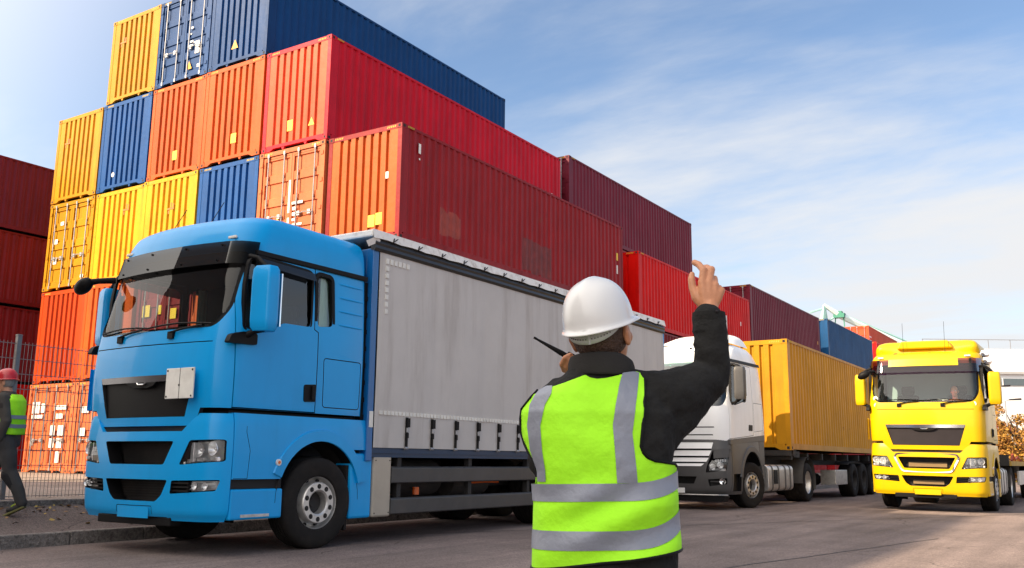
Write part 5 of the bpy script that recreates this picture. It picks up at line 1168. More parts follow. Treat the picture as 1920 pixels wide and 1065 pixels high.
shoem = mat('black_shoe', (0.015, 0.014, 0.014), rough=0.6); lacem = mat('lime_laces', (0.45, 0.62, 0.02), rough=0.8); solem = mat('shoe_sole', (0.14, 0.13, 0.04), rough=0.8)
def V(*a): return Vector(a)
def capsule(b, pts, rs, n=12):
    b.tube(pts, rs, n)
    for p, r_ in ((pts[0], rs[0]), (pts[-1], rs[-1])): sphere(b, p, r_)
    for p, r_ in list(zip(pts, rs))[1:-1]: sphere(b, p, r_)
def sphere(b, c, r_, sc=(1, 1, 1), rot=None, n=12):
    M = rot if rot else Matrix.Identity(3); c = Vector(c); vs = [c+M@V(0, 0, -r_*sc[2])]; m = n//2
    for j in range(1, m):
        ph = math.pi*j/m-math.pi/2
        for i in range(n): a = 2*math.pi*i/n; vs.append(c+M@V(r_*sc[0]*math.cos(a)*math.cos(ph), r_*sc[1]*math.sin(a)*math.cos(ph), r_*sc[2]*math.sin(ph)))
    vs.append(c+M@V(0, 0, r_*sc[2])); L_ = len(vs)-1; fs = [(0, 1+(i+1) % n, 1+i) for i in range(n)]
    for j in range(m-2):
        for i in range(n): fs.append((1+j*n+i, 1+j*n+(i+1) % n, 1+(j+1)*n+(i+1) % n, 1+(j+1)*n+i))
    fs += [(L_, 1+(m-2)*n+i, 1+(m-2)*n+(i+1) % n) for i in range(n)]
    b.add(vs, fs)
def section_loft(b, secs, n=40, ex=2.3, roty=None):
    """secs: (z, a, b, cx, cy) horizontal super-elliptic sections"""
    vs = []
    for z, a, bb, cx_, cy_ in secs:
        for i in range(n):
            t = 2*math.pi*i/n; c_, s_ = math.cos(t), math.sin(t)
            vs.append((cx_+a*math.copysign(abs(c_)**(2/ex), c_), cy_+bb*math.copysign(abs(s_)**(2/ex), s_), z))
    k = len(secs); fs = [(j*n+i, j*n+(i+1) % n, (j+1)*n+(i+1) % n, (j+1)*n+i) for j in range(k-1) for i in range(n)]
    b.add(vs, fs+[list(range(n))[::-1], [(k-1)*n+i for i in range(n)]])
def remesh(mb, voxel, it=6, fac=0.5, disp=None):
    def mods(o):
        m = o.modifiers.new('r', 'REMESH'); m.mode = 'VOXEL'; m.voxel_size = voxel
        s_ = o.modifiers.new('s', 'SMOOTH'); s_.iterations = it; s_.factor = fac
    me = mesh_of(mb, mods)
    if disp:
        ns = [v.normal.copy() for v in me.vertices]
        for v, n_ in zip(me.vertices, ns): v.co += n_*disp(v.co)
        me.update()
    return me
def hand(b, wrist, d, across, normal, r_=.0085, fingers=None, thumb=None, L_=.085, spread=.021, curl=(.25, .9, .8), side=1):
    """palm and five fingers. d: along the hand, across: towards the thumb, normal: out of the palm (fingers curl that way)"""
    d, across, normal = Vector(d).normalized(), Vector(across).normalized(), Vector(normal).normalized(); w_ = Vector(wrist)
    capsule(b, [w_-d*.03, w_+d*.01], [.026, .027])
    for k in range(4):
        off = across*(spread*(1.5-k)); base = w_+d*(L_-abs(k-1)*.006)+off
        capsule(b, [w_+d*.012+off*.55, base], [.017, .0125], 10)
        ln = (.041, .046, .042, .033)[k]; p = base; ang = 0; pts = [p]; rs = [r_*1.18]
        for j in range(3):
            ang += curl[j]*(1+.12*k); l2 = ln*(1, .68, .52)[j]
            p = p+(d*math.cos(ang)+normal*math.sin(ang))*l2-across*(.0015*(k-1.5)); pts.append(p); rs.append(r_*(1.08-.1*j))
        capsule(b, pts, rs, 10)
    tb = w_+d*.025+across*.026
    t1 = tb+(across*.75+d*.65+normal*.35).normalized()*.042; t2 = t1+(d*.9+across*.25+normal*.4).normalized()*.032; t3 = t2+(d*.9-across*.05+normal*.45).normalized()*.026
    capsule(b, [w_+d*.015+across*.012, tb, t1, t2, t3], [.018, .0165, .0125, .0105, .0088], 10)
def head(b, c, Rm, s=1.0):
    """head with face; Rm: columns right, forward, up"""
    def P(x, y, z): return Vector(c)+Rm@(V(x, y, z)*s)
    sphere(b, P(0, -.004, .035), .1*s, (.80, 1.0, .96), Rm, 24); sphere(b, P(0, .022, -.02), .082*s, (.82, .95, 1.15), Rm, 20)
    sphere(b, P(0, .050, -.085), .042*s, (1.15, .85, .75), Rm, 16)
    capsule(b, [P(0, .092, .028), P(0, .110, -.008), P(0, .118, -.022)], [.010*s, .013*s, .016*s]); sphere(b, P(.013, .105, -.024), .010*s); sphere(b, P(-.013, .105, -.024), .010*s)
    for sx in (-1, 1):
        sphere(b, P(sx*.050, .068, -.022), .024*s); sphere(b, P(sx*.033, .082, .034), .017*s, (1.3, .7, .6), Rm)
        sphere(b, P(sx*.034, .086, .012), .012*s)
        sphere(b, P(sx*.084, -.010, -.002), .035*s, (.30, .62, 1.05), Rm, 14); capsule(b, [P(sx*.086, -.020, .026), P(sx*.089, -.026, .005), P(sx*.084, -.016, -.024)], [.0075*s, .0075*s, .007*s]); sphere(b, P(sx*.080, -.006, -.028), .009*s)
    capsule(b, [P(-.022, .098, -.050), P(0, .104, -.048), P(.022, .098, -.050)], [.007*s, .009*s, .007*s]); capsule(b, [P(-.018, .097, -.060), P(0, .102, -.062), P(.018, .097, -.060)], [.007*s, .009*s, .007*s])
def face_parts(root, c, Rm, s=1.0):
    def P(x, y, z): return Vector(c)+Rm@(V(x, y, z)*s)
    for sx in (-1, 1):
        b = MB(); sphere(b, P(sx*.034, .089, .012), .0105*s); b.build('eye', mat('eye_white', (.7, .68, .65), rough=.2), root, smooth=60)
def helmet(root, c, Rm, m, hw=.112, hl=.135, hh=.150, name='hard_hat', visor=.055):
    def P(x, y, z): return Vector(c)+Rm@V(x, y, z)
    b = MB(); nu, nv = 56, 22
    def fn(u, v):
        a = 2*math.pi*u; ca, sa = math.cos(a), math.sin(a)
        if v > .16:
            t = (v-.16)/.84; ph = t*math.pi/2*.9995; r_ = math.cos(ph)**.82; z = hh*math.sin(ph)**.93
            ridge = .006*math.exp(-(math.sin(a)*0+ca*r_*hw/.022)**2)*min(1, t*2.5)
            return P(hw*r_*ca, hl*r_*sa, z+ridge)
        t = 1-v/.16; w_ = .011*t*(1+0)+max(0, sa)**2.2*visor*t+max(0, -sa)**6*.010*t
        return P((hw+w_*.9)*ca, (hl+w_)*sa, -.004*t-(.016*t*t)*max(0, sa)**1.5*.6-.006*t*t)
    b.grid(fn, nu, nv, True)
    n = len(b.f); me = b.mesh(name)
    o = link(name, me, m, root, smooth=50); so = o.modifiers.new('t', 'SOLIDIFY'); so.thickness = .0035; so.offset = -1
    return o
# ---------------- the worker in the foreground, seen from behind
MO = V(12.703, -14.004, 0)
man = empty('person', MO, math.radians(32.94)); tag(man, 'worker seen from behind in lime reflective vest and white hard hat, right arm raised', 'person')
HY = R(-27)                                                       # head turned to his right
HR = Matrix.Rotation(R(-5), 3, 'Y')@Matrix.Rotation(HY, 3, 'Z')@Matrix.Rotation(R(16), 3, 'X')
HC = V(.003, .015, 1.432)
shR, elR, wrR = V(.205, .02, 1.225), V(.375, .105, 1.315), V(.378, .10, 1.545)
shL, elL, wrL = V(-.165, .06, 1.19), V(-.165, .27, 1.04), V(-.075, .20, 1.285)
b = MB()
head(b, HC, HR, 1.09)
capsule(b, [V(0, .005, 1.27), V(.0, .01, 1.36)], [.066, .064], 18)
section_loft(b, [(.60, .16, .10, .0, .0), (.72, .185, .125, .01, 0), (.85, .18, .115, .01, 0), (1.0, .19, .115, .005, .0), (1.12, .20, .115, 0, 0), (1.22, .185, .095, 0, .005), (1.28, .11, .075, 0, .005), (1.31, .07, .06, 0, .005)])
capsule(b, [shR, elR], [.062, .046]); capsule(b, [elR, wrR-V(0, 0, .03)], [.046, .030]); capsule(b, [shL, elL, wrL-V(-.02, 0, .02)], [.060, .046, .030])
# raised right hand: back of the hand to the camera, fingers bent away
def fchain(pts, r0=.0098): capsule(b, [V(*p) for p in pts], [r0*(1.12-.08*i) for i in range(len(pts))], 10)
WX0 = wrR
capsule(b, [V(.378, .10, 1.50), V(.378, .10, 1.548)], [.031, .029], 14)
for x0, x1, z1, r0, r1 in ((.366, .355, 1.632, .022, .0145), (.376, .378, 1.634, .023, .0150), (.386, .400, 1.622, .022, .0145), (.392, .420, 1.604, .019, .0135)): capsule(b, [V(x0, .102, 1.556), V((x0+x1)/2, .10, (1.556+z1)/2), V(x1, .100, z1)], [r0, (r0+r1)/2+.001, r1], 12)
fchain([(.355, .100, 1.628), (.362, .104, 1.674), (.351, .124, 1.698), (.339, .138, 1.708)], .0128)
fchain([(.378, .100, 1.632), (.391, .108, 1.678), (.380, .134, 1.690), (.366, .152, 1.692)], .0126)
fchain([(.399, .100, 1.620), (.404, .128, 1.650), (.398, .158, 1.640), (.388, .160, 1.620)], .0118)
fchain([(.417, .100, 1.600), (.420, .128, 1.618), (.413, .150, 1.606), (.404, .150, 1.590)], .0108)
capsule(b, [V(.362, .108, 1.555), V(.338, .112, 1.582), V(.326, .116, 1.616), V(.323, .120, 1.645), V(.327, .124, 1.664)], [.022, .0185, .0142, .0128, .0100], 12)
# left hand closed round the radio
RA = V(-.87, .02, .49).normalized(); RC = V(-.055, .150, 1.352)   # radio axis and centre
for k in range(4):
    o_ = RC+RA*(.028-.0185*k)
    capsule(b, [o_+V(.004, .036, -.028), o_+V(-.030, .030, -.030), o_+V(-.040, -.004, -.014), o_+V(-.030, -.026, .006), o_+V(-.012, -.028, .016)], [.011, .0105, .0100, .0095, .0085], 10)
capsule(b, [wrL-V(.0, 0, .03), wrL+V(.01, -.01, .03), RC+V(.004, .036, -.034)], [.029, .026, .024], 12); capsule(b, [RC+RA*.02+V(.0, .036, -.03), RC-RA*.035+V(.0, .036, -.03)], [.016, .016])
capsule(b, [RC-RA*.02+V(.012, .036, -.02), RC-RA*.0+V(.028, .02, .01), RC+RA*.02+V(.028, .0, .022)], [.014, .0115, .0095], 10)
# legs under the clothes
for sx in (-1, 1): capsule(b, [V(sx*.10, .0, .66), V(sx*.115, .03, .38), V(sx*.12, .0, .07)], [.080, .052, .040], 14); capsule(b, [V(sx*.12, -.02, .05), V(sx*.135, .14, .035)], [.04, .032])
bodyo = link('body', remesh(b, .0036, 5), skin_tan, man, smooth=80)
face_parts(man, HC, HR, 1.09)
# hair
b = MB()
def hairf(u, v):
    a = R(158)+R(224)*u; z = -.060+.150*v+.006*math.sin(u*40)*(1-v); zz = (z-.03)/.105
    rr = math.sqrt(max(.02, 1-zz*zz*.75)); fade = 1 if v > .12 else .95+.4*v
    wob = .0025*noise.noise(V(u*40, v*4, 2))+.0015*noise.noise(V(u*110, v*8, 7))
    return HC+HR@V((.0925*rr*fade+wob)*math.cos(a), -.006+(.1095*rr*fade+wob)*math.sin(a), z)
b.grid(hairf, 110, 16); ho = b.build('hair', hairm, man, smooth=70); so = ho.modifiers.new('t', 'SOLIDIFY'); so.thickness = .008; so.offset = -1
# hard hat with its nape strap
HCh = HC+HR@V(0, -.002, .043)
hat = helmet(man, HCh, HR, hatw, .113, .136, .149)
b = MB()
def strapf(u, v):
    a = R(197)+R(146)*u; dip = -.058*math.sin(math.pi*u)**.6
    return HCh+HR@V(.103*math.cos(a), -.002+.122*math.sin(a), .012+(dip)*(1-v)-.0)
b.grid(strapf, 30, 4); st = b.build('nape_strap', strapw, hat, smooth=60); so = st.modifiers.new('t', 'SOLIDIFY'); so.thickness = .003
for row in (.28, .50):
    b = MB()
    for k in range(16):
        if abs(k-8) < 1: continue
        p = Vector(strapf(.22+.56*k/15, row)); q = HCh+HR@V(0, 0, p.z*0); n_ = (p-(HCh+V(0, 0, 0))); n_.z = 0; n_.normalize(); b.cbox(p+n_*.0022, (.003, .003, .003))
    b.build('strap_slots', chassis, st)
b = MB(); p0, p1 = Vector(strapf(.52, .0)), Vector(strapf(.52, 1)); n_ = (p0-HCh); n_.z = 0; n_.normalize(); b.tube([p0+n_*.002, p1+n_*.002], .004, 6); b.build('strap_buckle', strapw, st)
# jacket
TS = [(.60, .215, .140, .012, .0), (.70, .218, .146, .012, 0), (.80, .216, .142, .012, 0), (.90, .212, .138, .010, 0), (1.0, .215, .137, .005, 0), (1.10, .238, .138, -.006, 0), (1.18, .244, .132, -.008, .0), (1.235, .222, .115, -.006, .005), (1.275, .170, .095, -.002, .01), (1.305, .125, .085, .0, .012), (1.325, .105, .082, .002, .012)]
def wr(x, z, k=1.0):
    """folds of the vest back: long diagonals pulled towards the raised arm"""
    d = (x*0.62+z*.78); f = .5+.5*noise.noise(V(x*3, z*3, 5))
    lo = max(0, min(1, (1.02-z)/.12))
    return 1.5*k*(.0080*lo*math.sin((z-.42*x)*46+1.3+2.2*noise.noise(V(x*4, z*4, 1)))*(.35+.65*max(0, min(1, (x+.16)/.3)))+.005*noise.noise(V(x*6, z*5, 9))+.006*(1-lo)*noise.noise(V(d*9, (z-x)*3.0, 4)))
def jw(co): return .0065*noise.noise(co*9)+.006*noise.noise(V(co.x*7+co.z*16, co.y*8, co.z*10-co.x*12))+.003*noise.noise(co*30)
b = MB(); section_loft(b, TS, 48)
capsule(b, [V(.10, .01, 1.255), shR+V(-.02, 0, .0), shR.lerp(elR, .5)+V(.005, 0, -.005), elR+V(.008, -.0, -.004)], [.075, .095, .080, .062], 18)
capsule(b, [V(.175, .03, 1.13), V(.27, .07, 1.205), V(.378, .10, 1.285)], [.088, .072, .054], 16)
capsule(b, [elR+V(.008, 0, -.004), elR.lerp(wrR, .35)+V(.004, -.01, 0), elR.lerp(wrR, .65), wrR+V(-.004, 0, -.035)], [.062, .060, .056, .050], 18)
for t, r_ in ((.45, .064), (.64, .060), (.80, .056)): sphere(b, elR.lerp(wrR, t), r_, (1, 1, .35))
capsule(b, [V(-.12, .02, 1.23), shL, shL.lerp(elL, .5), elL], [.075, .072, .066, .06], 16); capsule(b, [elL, elL.lerp(wrL, .5), wrL-V(.0, 0, .03)], [.066, .058, .046], 16)
jk = link('jacket', remesh(b, .0058, 4, .5, jw), jacketm, man, smooth=80)
b = MB()                                                          # cuff ring of the raised sleeve
for k in range(1): b.lathe([(.047, -.030), (.0545, -.032), (.0565, -.012), (.0545, .010), (.048, .012)], 28, wrR+V(-.003, 0, -.028), 'z')
b.build('cuff', jacketm, jk, smooth=60); b = MB(); sphere(b, wrR+V(.012, -.055, -.022), .005); b.build('cuff_button', plastic2, jk)
# collar: a standing band with a flared edge
b = MB()
def colf(u, v):
    a = 2*math.pi*u; up = 1.298+.060*v+.012*v*max(0, -math.sin(a))-.026*v*max(0, math.cos(a-.5))
    r_ = .107-.004*v+.004*math.sin(3*v)+.002*noise.noise(V(math.cos(a)*4, math.sin(a)*4, v*3)); return V(.003+r_*math.cos(a)*1.0, .010+r_*.92*math.sin(a), up)
b.grid(colf, 60, 8, True); co_ = b.build('collar', mat('grey_collar', (0.032, 0.030, 0.029), rough=.9, spec=.2, var=.12, bump=.2, bscale=240), jk, smooth=70); so = co_.modifiers.new('t', 'SOLIDIFY'); so.thickness = .006
# vest
def sec(z):
    for a, c in zip(TS, TS[1:]):
        if z <= c[0]: t = max(0, (z-a[0])/(c[0]-a[0])); return [p+(q-p)*t for p, q in zip(a[1:], c[1:])]
    return list(TS[-1][1:])
def vback(x, z, off=.015, sgn=-1):
    a, bb, cx_, cy_ = sec(z); a += off; bb += off; t = min(.9995, abs(x-cx_)/a)
    return cy_+sgn*bb*(1-t**2.3)**(1/2.3)+(sgn*wr(x, z))
def vring(th, z, off=.015):
    a, bb, cx_, cy_ = sec(z); c_, s_ = math.cos(th), math.sin(th); a += off; bb += off
    x = cx_+a*math.copysign(abs(c_)**(2/2.3), c_); y = cy_+bb*math.copysign(abs(s_)**(2/2.3), s_); k = wr(x, z)
    return V(x, y+max(-1, min(1, s_*4))*k, z)
ZA = .940
def hem(th): return .735+.032*math.cos(th)-.012*math.sin(th)*0
def tab(T, t):
    if t <= T[0][0]: return T[0][1]
    for p, q in zip(T, T[1:]):
        if t <= q[0]: return p[1]+(q[1]-p[1])*(t-p[0])/(q[0]-p[0])
    return T[-1][1]
XR = [(.93, .228), (.99, .230), (1.016, .228), (1.024, .220), (1.027, .195), (1.032, .150), (1.042, .126), (1.056, .112), (1.075, .105), (1.14, .112), (1.21, .121), (1.284, .133), (1.32, .138)]
XL = [(.93, -.205), (.98, -.208), (1.026, -.218), (1.06, -.238), (1.10, -.255), (1.14, -.262), (1.19, -.256), (1.225, -.228), (1.25, -.205), (1.27, -.17), (1.32, -.12)]
ZT = [(-.25, 1.205), (-.225, 1.232), (-.20, 1.252), (-.16, 1.274), (-.111, 1.296), (-.085, 1.287), (-.055, 1.283), (-.02, 1.286), (.039, 1.300), (.075, 1.308), (.10, 1.312), (.138, 1.306)]
def vb(u, v):
    xt = -.222+.360*u; zt = tab(ZT, xt); z = ZA-.004+(zt-ZA+.004)*v; l, r_ = tab(XL, z), tab(XR, z); l = max(l, -.2625)
    s_ = (xt+.222)/.360; x = l+(r_-l)*s_; return V(x, vback(x, z), z)
b = MB(); b.grid(lambda u, v: (lambda th: vring(th, hem(th)+(ZA-hem(th))*v))(2*math.pi*u), 150, 46, True); b.grid(vb, 70, 40)
def vf(u, v, s):
    xt = (.115+.075*u)*s; zt = 1.295-.5*u*.1; z = ZA-.004+(zt-ZA)*v; x = (.02+.095*v+(.19-.03*v)*u*(1-.45*v))*s; return V(x, vback(x, z, .016, 1), z)
for s in (-1, 1): b.grid(lambda u, v: vf(u, v, s), 12, 16)
vest = b.build('vest', hivis, man, smooth=75); so = vest.modifiers.new('t', 'SOLIDIFY'); so.thickness = .0025; so.offset = -1
def band(name, z0, tilt, hgt):
    b = MB()
    def f(u, v):
        th = 2*math.pi*u; zc = z0+tilt*math.cos(th)**3*(1 if math.cos(th) > 0 else .0)+.006*math.cos(th); return vring(th, zc-hgt/2+hgt*v, .0172)
    b.grid(f, 150, 5, True); return b.build(name, retro, vest, smooth=75)
band('reflective_band', .938, .038, .052); band('reflective_band', .798, .056, .056)
def brace(L0, R0, ztop):
    b = MB()
    def f(u, v):
        z = .966+(ztop-.966)*v; l, r_ = tab(L0, z), tab(R0, z); x = l+(r_-l)*u; zz = min(z, tab(ZT, x)-.001); return V(x, vback(x, zz, .0178), zz)
    b.grid(f, 8, 44); return b.build('reflective_brace', retro, vest, smooth=75)
brace([(.96, .031), (1.138, .020), (1.20, .030), (1.26, .045), (1.31, .062)], [(.96, .094), (1.05, .086), (1.114, .079), (1.2, .092), (1.31, .117)], 1.311)
brace([(.96, -.206), (1.0, -.209), (1.06, -.230), (1.136, -.240), (1.20, -.233), (1.23, -.218), (1.26, -.195)], [(.96, -.182), (1.0, -.184), (1.06, -.194), (1.136, -.200), (1.20, -.186), (1.235, -.166), (1.27, -.160)], 1.262)
pts = [V(x, vback(x, z, .016), z) for z, x in [(1.306, .137)]+[(z, x) for z, x in XR[::-1] if 1.01 < z < 1.3]]
b = MB(); b.tube(pts, .0042, 6); b.build('piping', plastic, vest, smooth=60)
pts = [V(max(tab(XL, z), -.2625)-.001, vback(max(tab(XL, z), -.2625), z, .016), z) for z in (1.25, 1.225, 1.19, 1.16, 1.12, 1.08, 1.05, 1.026, .98)]
b = MB(); b.tube(pts, .0042, 6); b.build('piping', plastic, vest, smooth=60)
b = MB(); b.tube([vring(2*math.pi*t/80, hem(2*math.pi*t/80), .015) for t in range(81)], .005, 6); b.build('piping', plastic, vest, smooth=60)
# trousers and boots
b = MB(); section_loft(b, [(.56, .20, .13, .005, .0), (.64, .205, .138, .01, 0), (.74, .20, .132, .01, 0)], 40)
for sx in (-1, 1): capsule(b, [V(sx*.105, .0, .62), V(sx*.115, .02, .50), V(sx*.118, .03, .36), V(sx*.122, .0, .12)], [.105, .095, .082, .078], 18)
link('trousers', remesh(b, .008, 4, .5, lambda c: .006*noise.noise(c*10)), trousm, man, smooth=80)
for sx in (-1, 1):
    b = MB(); capsule(b, [V(sx*.122, -.03, .10), V(sx*.124, -.03, .05), V(sx*.13, .08, .045), V(sx*.137, .16, .04)], [.055, .052, .046, .040], 14); b.box(sx*.13-.045, sx*.13+.045, -.085, .195, 0, .03)
    link('boot', remesh(b, .007, 3), shoem, man, smooth=80)
# two way radio held at his mouth: rests in the hand, so a thing of its own
rad = empty('handheld_radio', MO+Matrix.Rotation(R(32.94), 3, 'Z')@RC, math.radians(32.94)); tag(rad, 'black two way radio with stub antenna held up beside the white hard hat', 'radio')
Zq = RA.to_track_quat('Z', 'Y').to_matrix()
b = MB(); b.cbox((0, 0, 0), (.055, .034, .115), Zq); b.build('radio_body', plastic, rad, bevel=.005)
b = MB(); A0 = RA*.055+Zq@V(.014, 0, 0); b.tube([A0, A0+RA*.022, A0+RA*.05, A0+RA*.115, A0+RA*.120, A0+RA*.128], [.009, .0095, .0075, .0038, .0045, .004], 10); b.build('antenna', plastic, rad, smooth=50)
b = MB(); A1 = RA*.055+Zq@V(-.012, 0, 0); b.tube([A1, A1+RA*.014], .007, 10); b.build('volume_knob', plastic2, rad)
# ---------------- the worker walking out of the frame on the left
WO = V(2.72, -10.30, .335)
wk = empty('person', WO, math.radians(32.94)); tag(wk, 'worker in red helmet and lime vest walking past the fence at the left edge', 'person')
WR = Matrix.Rotation(R(90), 3, 'Z')@Matrix.Rotation(R(-4), 3, 'X')      # faces image left
hc = V(-.185, .02, 1.57)
b = MB(); head(b, hc, WR, 1.0); capsule(b, [V(-.155, .02, 1.40), V(-.165, .02, 1.50)], [.058, .055])
WSEC = [(.86, .125, .16, -.10, .02), (.98, .13, .165, -.10, .02), (1.10, .13, .17, -.10, .02), (1.25, .135, .185, -.115, .02), (1.36, .125, .19, -.125, .02), (1.43, .085, .14, -.14, .02), (1.47, .06, .07, -.15, .02)]
section_loft(b, [(z, a-.015, c-.015, x, y) for z, a, c, x, y in WSEC])
sN, eN, wN = V(-.115, -.165, 1.37), V(-.02, -.205, 1.10), V(-.10, -.18, .90)
sF, eF, wF = V(-.125, .205, 1.37), V(-.18, .24, 1.10), V(-.30, .20, .92)
for s_, e_, w2 in ((sN, eN, wN), (sF, eF, wF)): capsule(b, [s_, e_, w2], [.052, .042, .03])
hand(b, wF, V(-.7, 0, -.7), V(-.7, -.1, .7), V(0, -1, 0), curl=(.4, .7, .6)); hand(b, wN, V(-.5, .15, -.85), V(-.85, 0, .5), V(.1, 1, 0), curl=(.2, .4, .4))
hipN, knN, anN = V(-.07, -.07, .88), V(.03, -.08, .49), V(.20, -.06, .13)
hipF, knF, anF = V(-.09, .10, .88), V(-.32, .10, .50), V(-.42, .10, .09)
for h_, k_, a_ in ((hipN, knN, anN), (hipF, knF, anF)): capsule(b, [h_, k_, a_], [.078, .052, .038])
capsule(b, [anN, V(.10, -.065, .05)], [.036, .03]); capsule(b, [anF, V(-.55, .10, .06)], [.036, .03])
link('body', remesh(b, .006, 4), skin, wk, smooth=80); face_parts(wk, hc, WR, 1.0)
b = MB()
def wh(u, v): a = R(175)+R(190)*u; z = -.05+.10*v; rr = math.sqrt(max(.05, 1-((z-.03)/.105)**2*.75)); return hc+WR@V(.086*rr*math.cos(a), -.005+.104*rr*math.sin(a), z)
b.grid(wh, 40, 8); b.build('hair', hairg, wk, smooth=70)
helmet(wk, hc+WR@V(0, 0, .045), WR, hatr, .112, .132, .135)
b = MB(); section_loft(b, [(z, a+.006, c+.006, x, y) for z, a, c, x, y in WSEC])
for s_, e_, w2 in ((sN, eN, wN), (sF, eF, wF)): capsule(b, [s_, s_.lerp(e_, .5), e_, w2], [.078, .07, .064, .056])
link('jacket', remesh(b, .008, 4, .5, lambda c: .008*noise.noise(c*11)), mat('olive_grey_jacket', (0.060, 0.052, 0.044), rough=.9, var=.2), wk, smooth=80)
b = MB(); capsule(b, [V(-.15, .02, 1.42), V(-.155, .02, 1.47)], [.075, .07]); 
def wv(th, z, off):
    for a, c in zip(WSEC, WSEC[1:]):
        if z <= c[0]: t = max(0, (z-a[0])/(c[0]-a[0])); q = [m_+(n_-m_)*t for m_, n_ in zip(a[1:], c[1:])]; break
    c_, s_ = math.cos(th), math.sin(th); return V(q[2]+(q[0]+off)*math.copysign(abs(c_)**.87, c_), q[3]+(q[1]+off)*math.copysign(abs(s_)**.87, s_), z+.004*math.sin(th*3))
b = MB()
def nf(u, v): th = 2*math.pi*u; arm = max(0, 1-abs(math.sin(th))*0-0); z = .94+.49*v; return wv(th, z, .034+.008*math.sin(th*5+z*12))
g = MB(); g.grid(nf, 60, 26, True)
keep = []
for f in g.f:                                                    # arm holes
    c = sum((Vector(g.v[i]) for i in f), V(0, 0, 0))/len(f)
    if not (c.z > 1.17 and abs(c.x+.10-(c.z-1.2)*-.1) < .085 and abs(c.y-.02) > .10): keep.append(f)
g.f = keep; g.m = [0]*len(keep)
wvst = g.build('vest', hivis, wk, smooth=75); so = wvst.modifiers.new('t', 'SOLIDIFY'); so.thickness = .004
for z0 in (1.02, 1.13): b = MB(); b.grid(lambda u, v: wv(2*math.pi*u, z0+.045*v, .046+.006*math.sin(2*math.pi*u*5+z0*12)), 60, 2, True); b.build('reflective_band', retro, wvst, smooth=75)
b = MB(); b.cbox((sN.lerp(eN, .35)+V(.0, -.073, 0)), (.055, .006, .06), Matrix.Rotation(R(-15), 3, 'Y')); b.build('sleeve_badge', chassis, wk)
b = MB(); section_loft(b, [(.80, .12, .155, -.085, .015), (.90, .128, .165, -.095, .02), (.97, .125, .16, -.10, .02)])
for h_, k_, a_ in ((hipN, knN, anN), (hipF, knF, anF)): capsule(b, [h_, h_.lerp(k_, .5)+V(.01, 0, 0), k_, k_.lerp(a_, .5)+V(.015, 0, 0), a_+V(0, 0, .0)], [.108, .098, .080, .074, .066])
link('trousers', remesh(b, .009, 4, .5, lambda c: .009*noise.noise(c*10)), trousm, wk, smooth=80)
b = MB(); capsule(b, [knN+V(-.02, 0, -.03), knN.lerp(anN, .42)+V(.005, 0, 0)], [.084, .078]); link('knee_patch', remesh(b, .009, 3), kneem, wk, smooth=80)
def shoe(an, toe, up):
    b = MB(); capsule(b, [an+V(.015, 0, 0), an.lerp(toe, .3)+V(0, 0, -.03), an.lerp(toe, .7)+V(0, 0, -.02), toe], [.046, .045, .043, .036]); s_ = link('shoe', remesh(b, .006, 3), shoem, wk, smooth=80)
    b = MB(); d = (toe-an); m_ = (an+toe)/2-V(0, 0, .044+.012); ang = math.atan2(-d.z, d.x); b.cbox((an.lerp(toe, .52)+V(0, 0, -.055)), (d.length+.10, .088, .026), Matrix.Rotation(-math.atan2(d.z+.02, d.x), 3, 'Y')); b.build('sole', solem, s_, bevel=.01)
    b = MB()
    for t in (.30, .42, .54, .66):
        p = an.lerp(toe, t)+V(0, 0, .028-.012*t); b.tube([p+V(-.014, -.032, -.006), p+V(0, 0, .006), p+V(.012, .030, -.006)], .006, 6)
    b.build('laces', lacem, s_)
shoe(anN, V(.06, -.065, .045), 0); shoe(anF, V(-.58, .10, .085), 0)
# ---------------- the driver of the yellow truck
dr = empty('person', V(10.40+.58, 6.10+1.02, 1.98), math.pi); tag(dr, 'driver in a tan jacket behind the wheel of the yellow truck', 'person')
b = MB(); DR = Matrix.Identity(3); dc = V(0, .08, .72); head(b, dc, DR, 1.0); capsule(b, [V(0, .03, .52), V(0, .06, .64)], [.06, .055])
DS = [(.0, .17, .13, 0, .0), (.2, .165, .12, 0, .01), (.38, .19, .12, 0, .02), (.48, .20, .105, 0, .02), (.55, .12, .08, 0, .03)]
section_loft(b, [(z, a-.01, c-.01, x, y) for z, a, c, x, y in DS])
arms = [(V(.19, .03, .46), V(.24, .22, .26), V(.12, .36, .42)), (V(-.19, .03, .46), V(-.26, .20, .26), V(-.14, .36, .40))]
for s_, e_, w2 in arms: capsule(b, [s_, e_, w2], [.05, .042, .03]); hand(b, w2, V(0, .6, .5), V(1 if s_.x < 0 else -1, 0, .2), V(0, .3, -1), curl=(.5, .9, .8))
for sx in (-1, 1): capsule(b, [V(sx*.10, .0, .05), V(sx*.13, .42, .08), V(sx*.13, .50, -.25)], [.08, .06, .045])
link('body', remesh(b, .008, 4), skin, dr, smooth=80); face_parts(dr, dc, DR)
b = MB(); section_loft(b, DS)
for s_, e_, w2 in arms: capsule(b, [s_, e_, w2], [.072, .062, .05])
link('jacket', remesh(b, .010, 4, .5, lambda c: .006*noise.noise(c*11)), mat('tan_jacket', (0.50, 0.28, 0.11), rough=.9, var=.15), dr, smooth=80)
b = MB()
for sx in (-1, 1): capsule(b, [V(sx*.10, .0, .05), V(sx*.13, .42, .08), V(sx*.13, .50, -.25)], [.095, .078, .065])
link('trousers', remesh(b, .012, 4), trousm, dr, smooth=80)
b = MB(); b.grid(lambda u, v: (lambda a, z: dc+V(.086*math.sqrt(max(.03, 1-((z-.03)/.108)**2))*math.cos(a), -.008+.106*math.sqrt(max(.03, 1-((z-.03)/.108)**2))*math.sin(a), z))(R(150)+R(240)*u, -.04+.175*v), 30, 10); b.build('hair', hairm, dr, smooth=70)
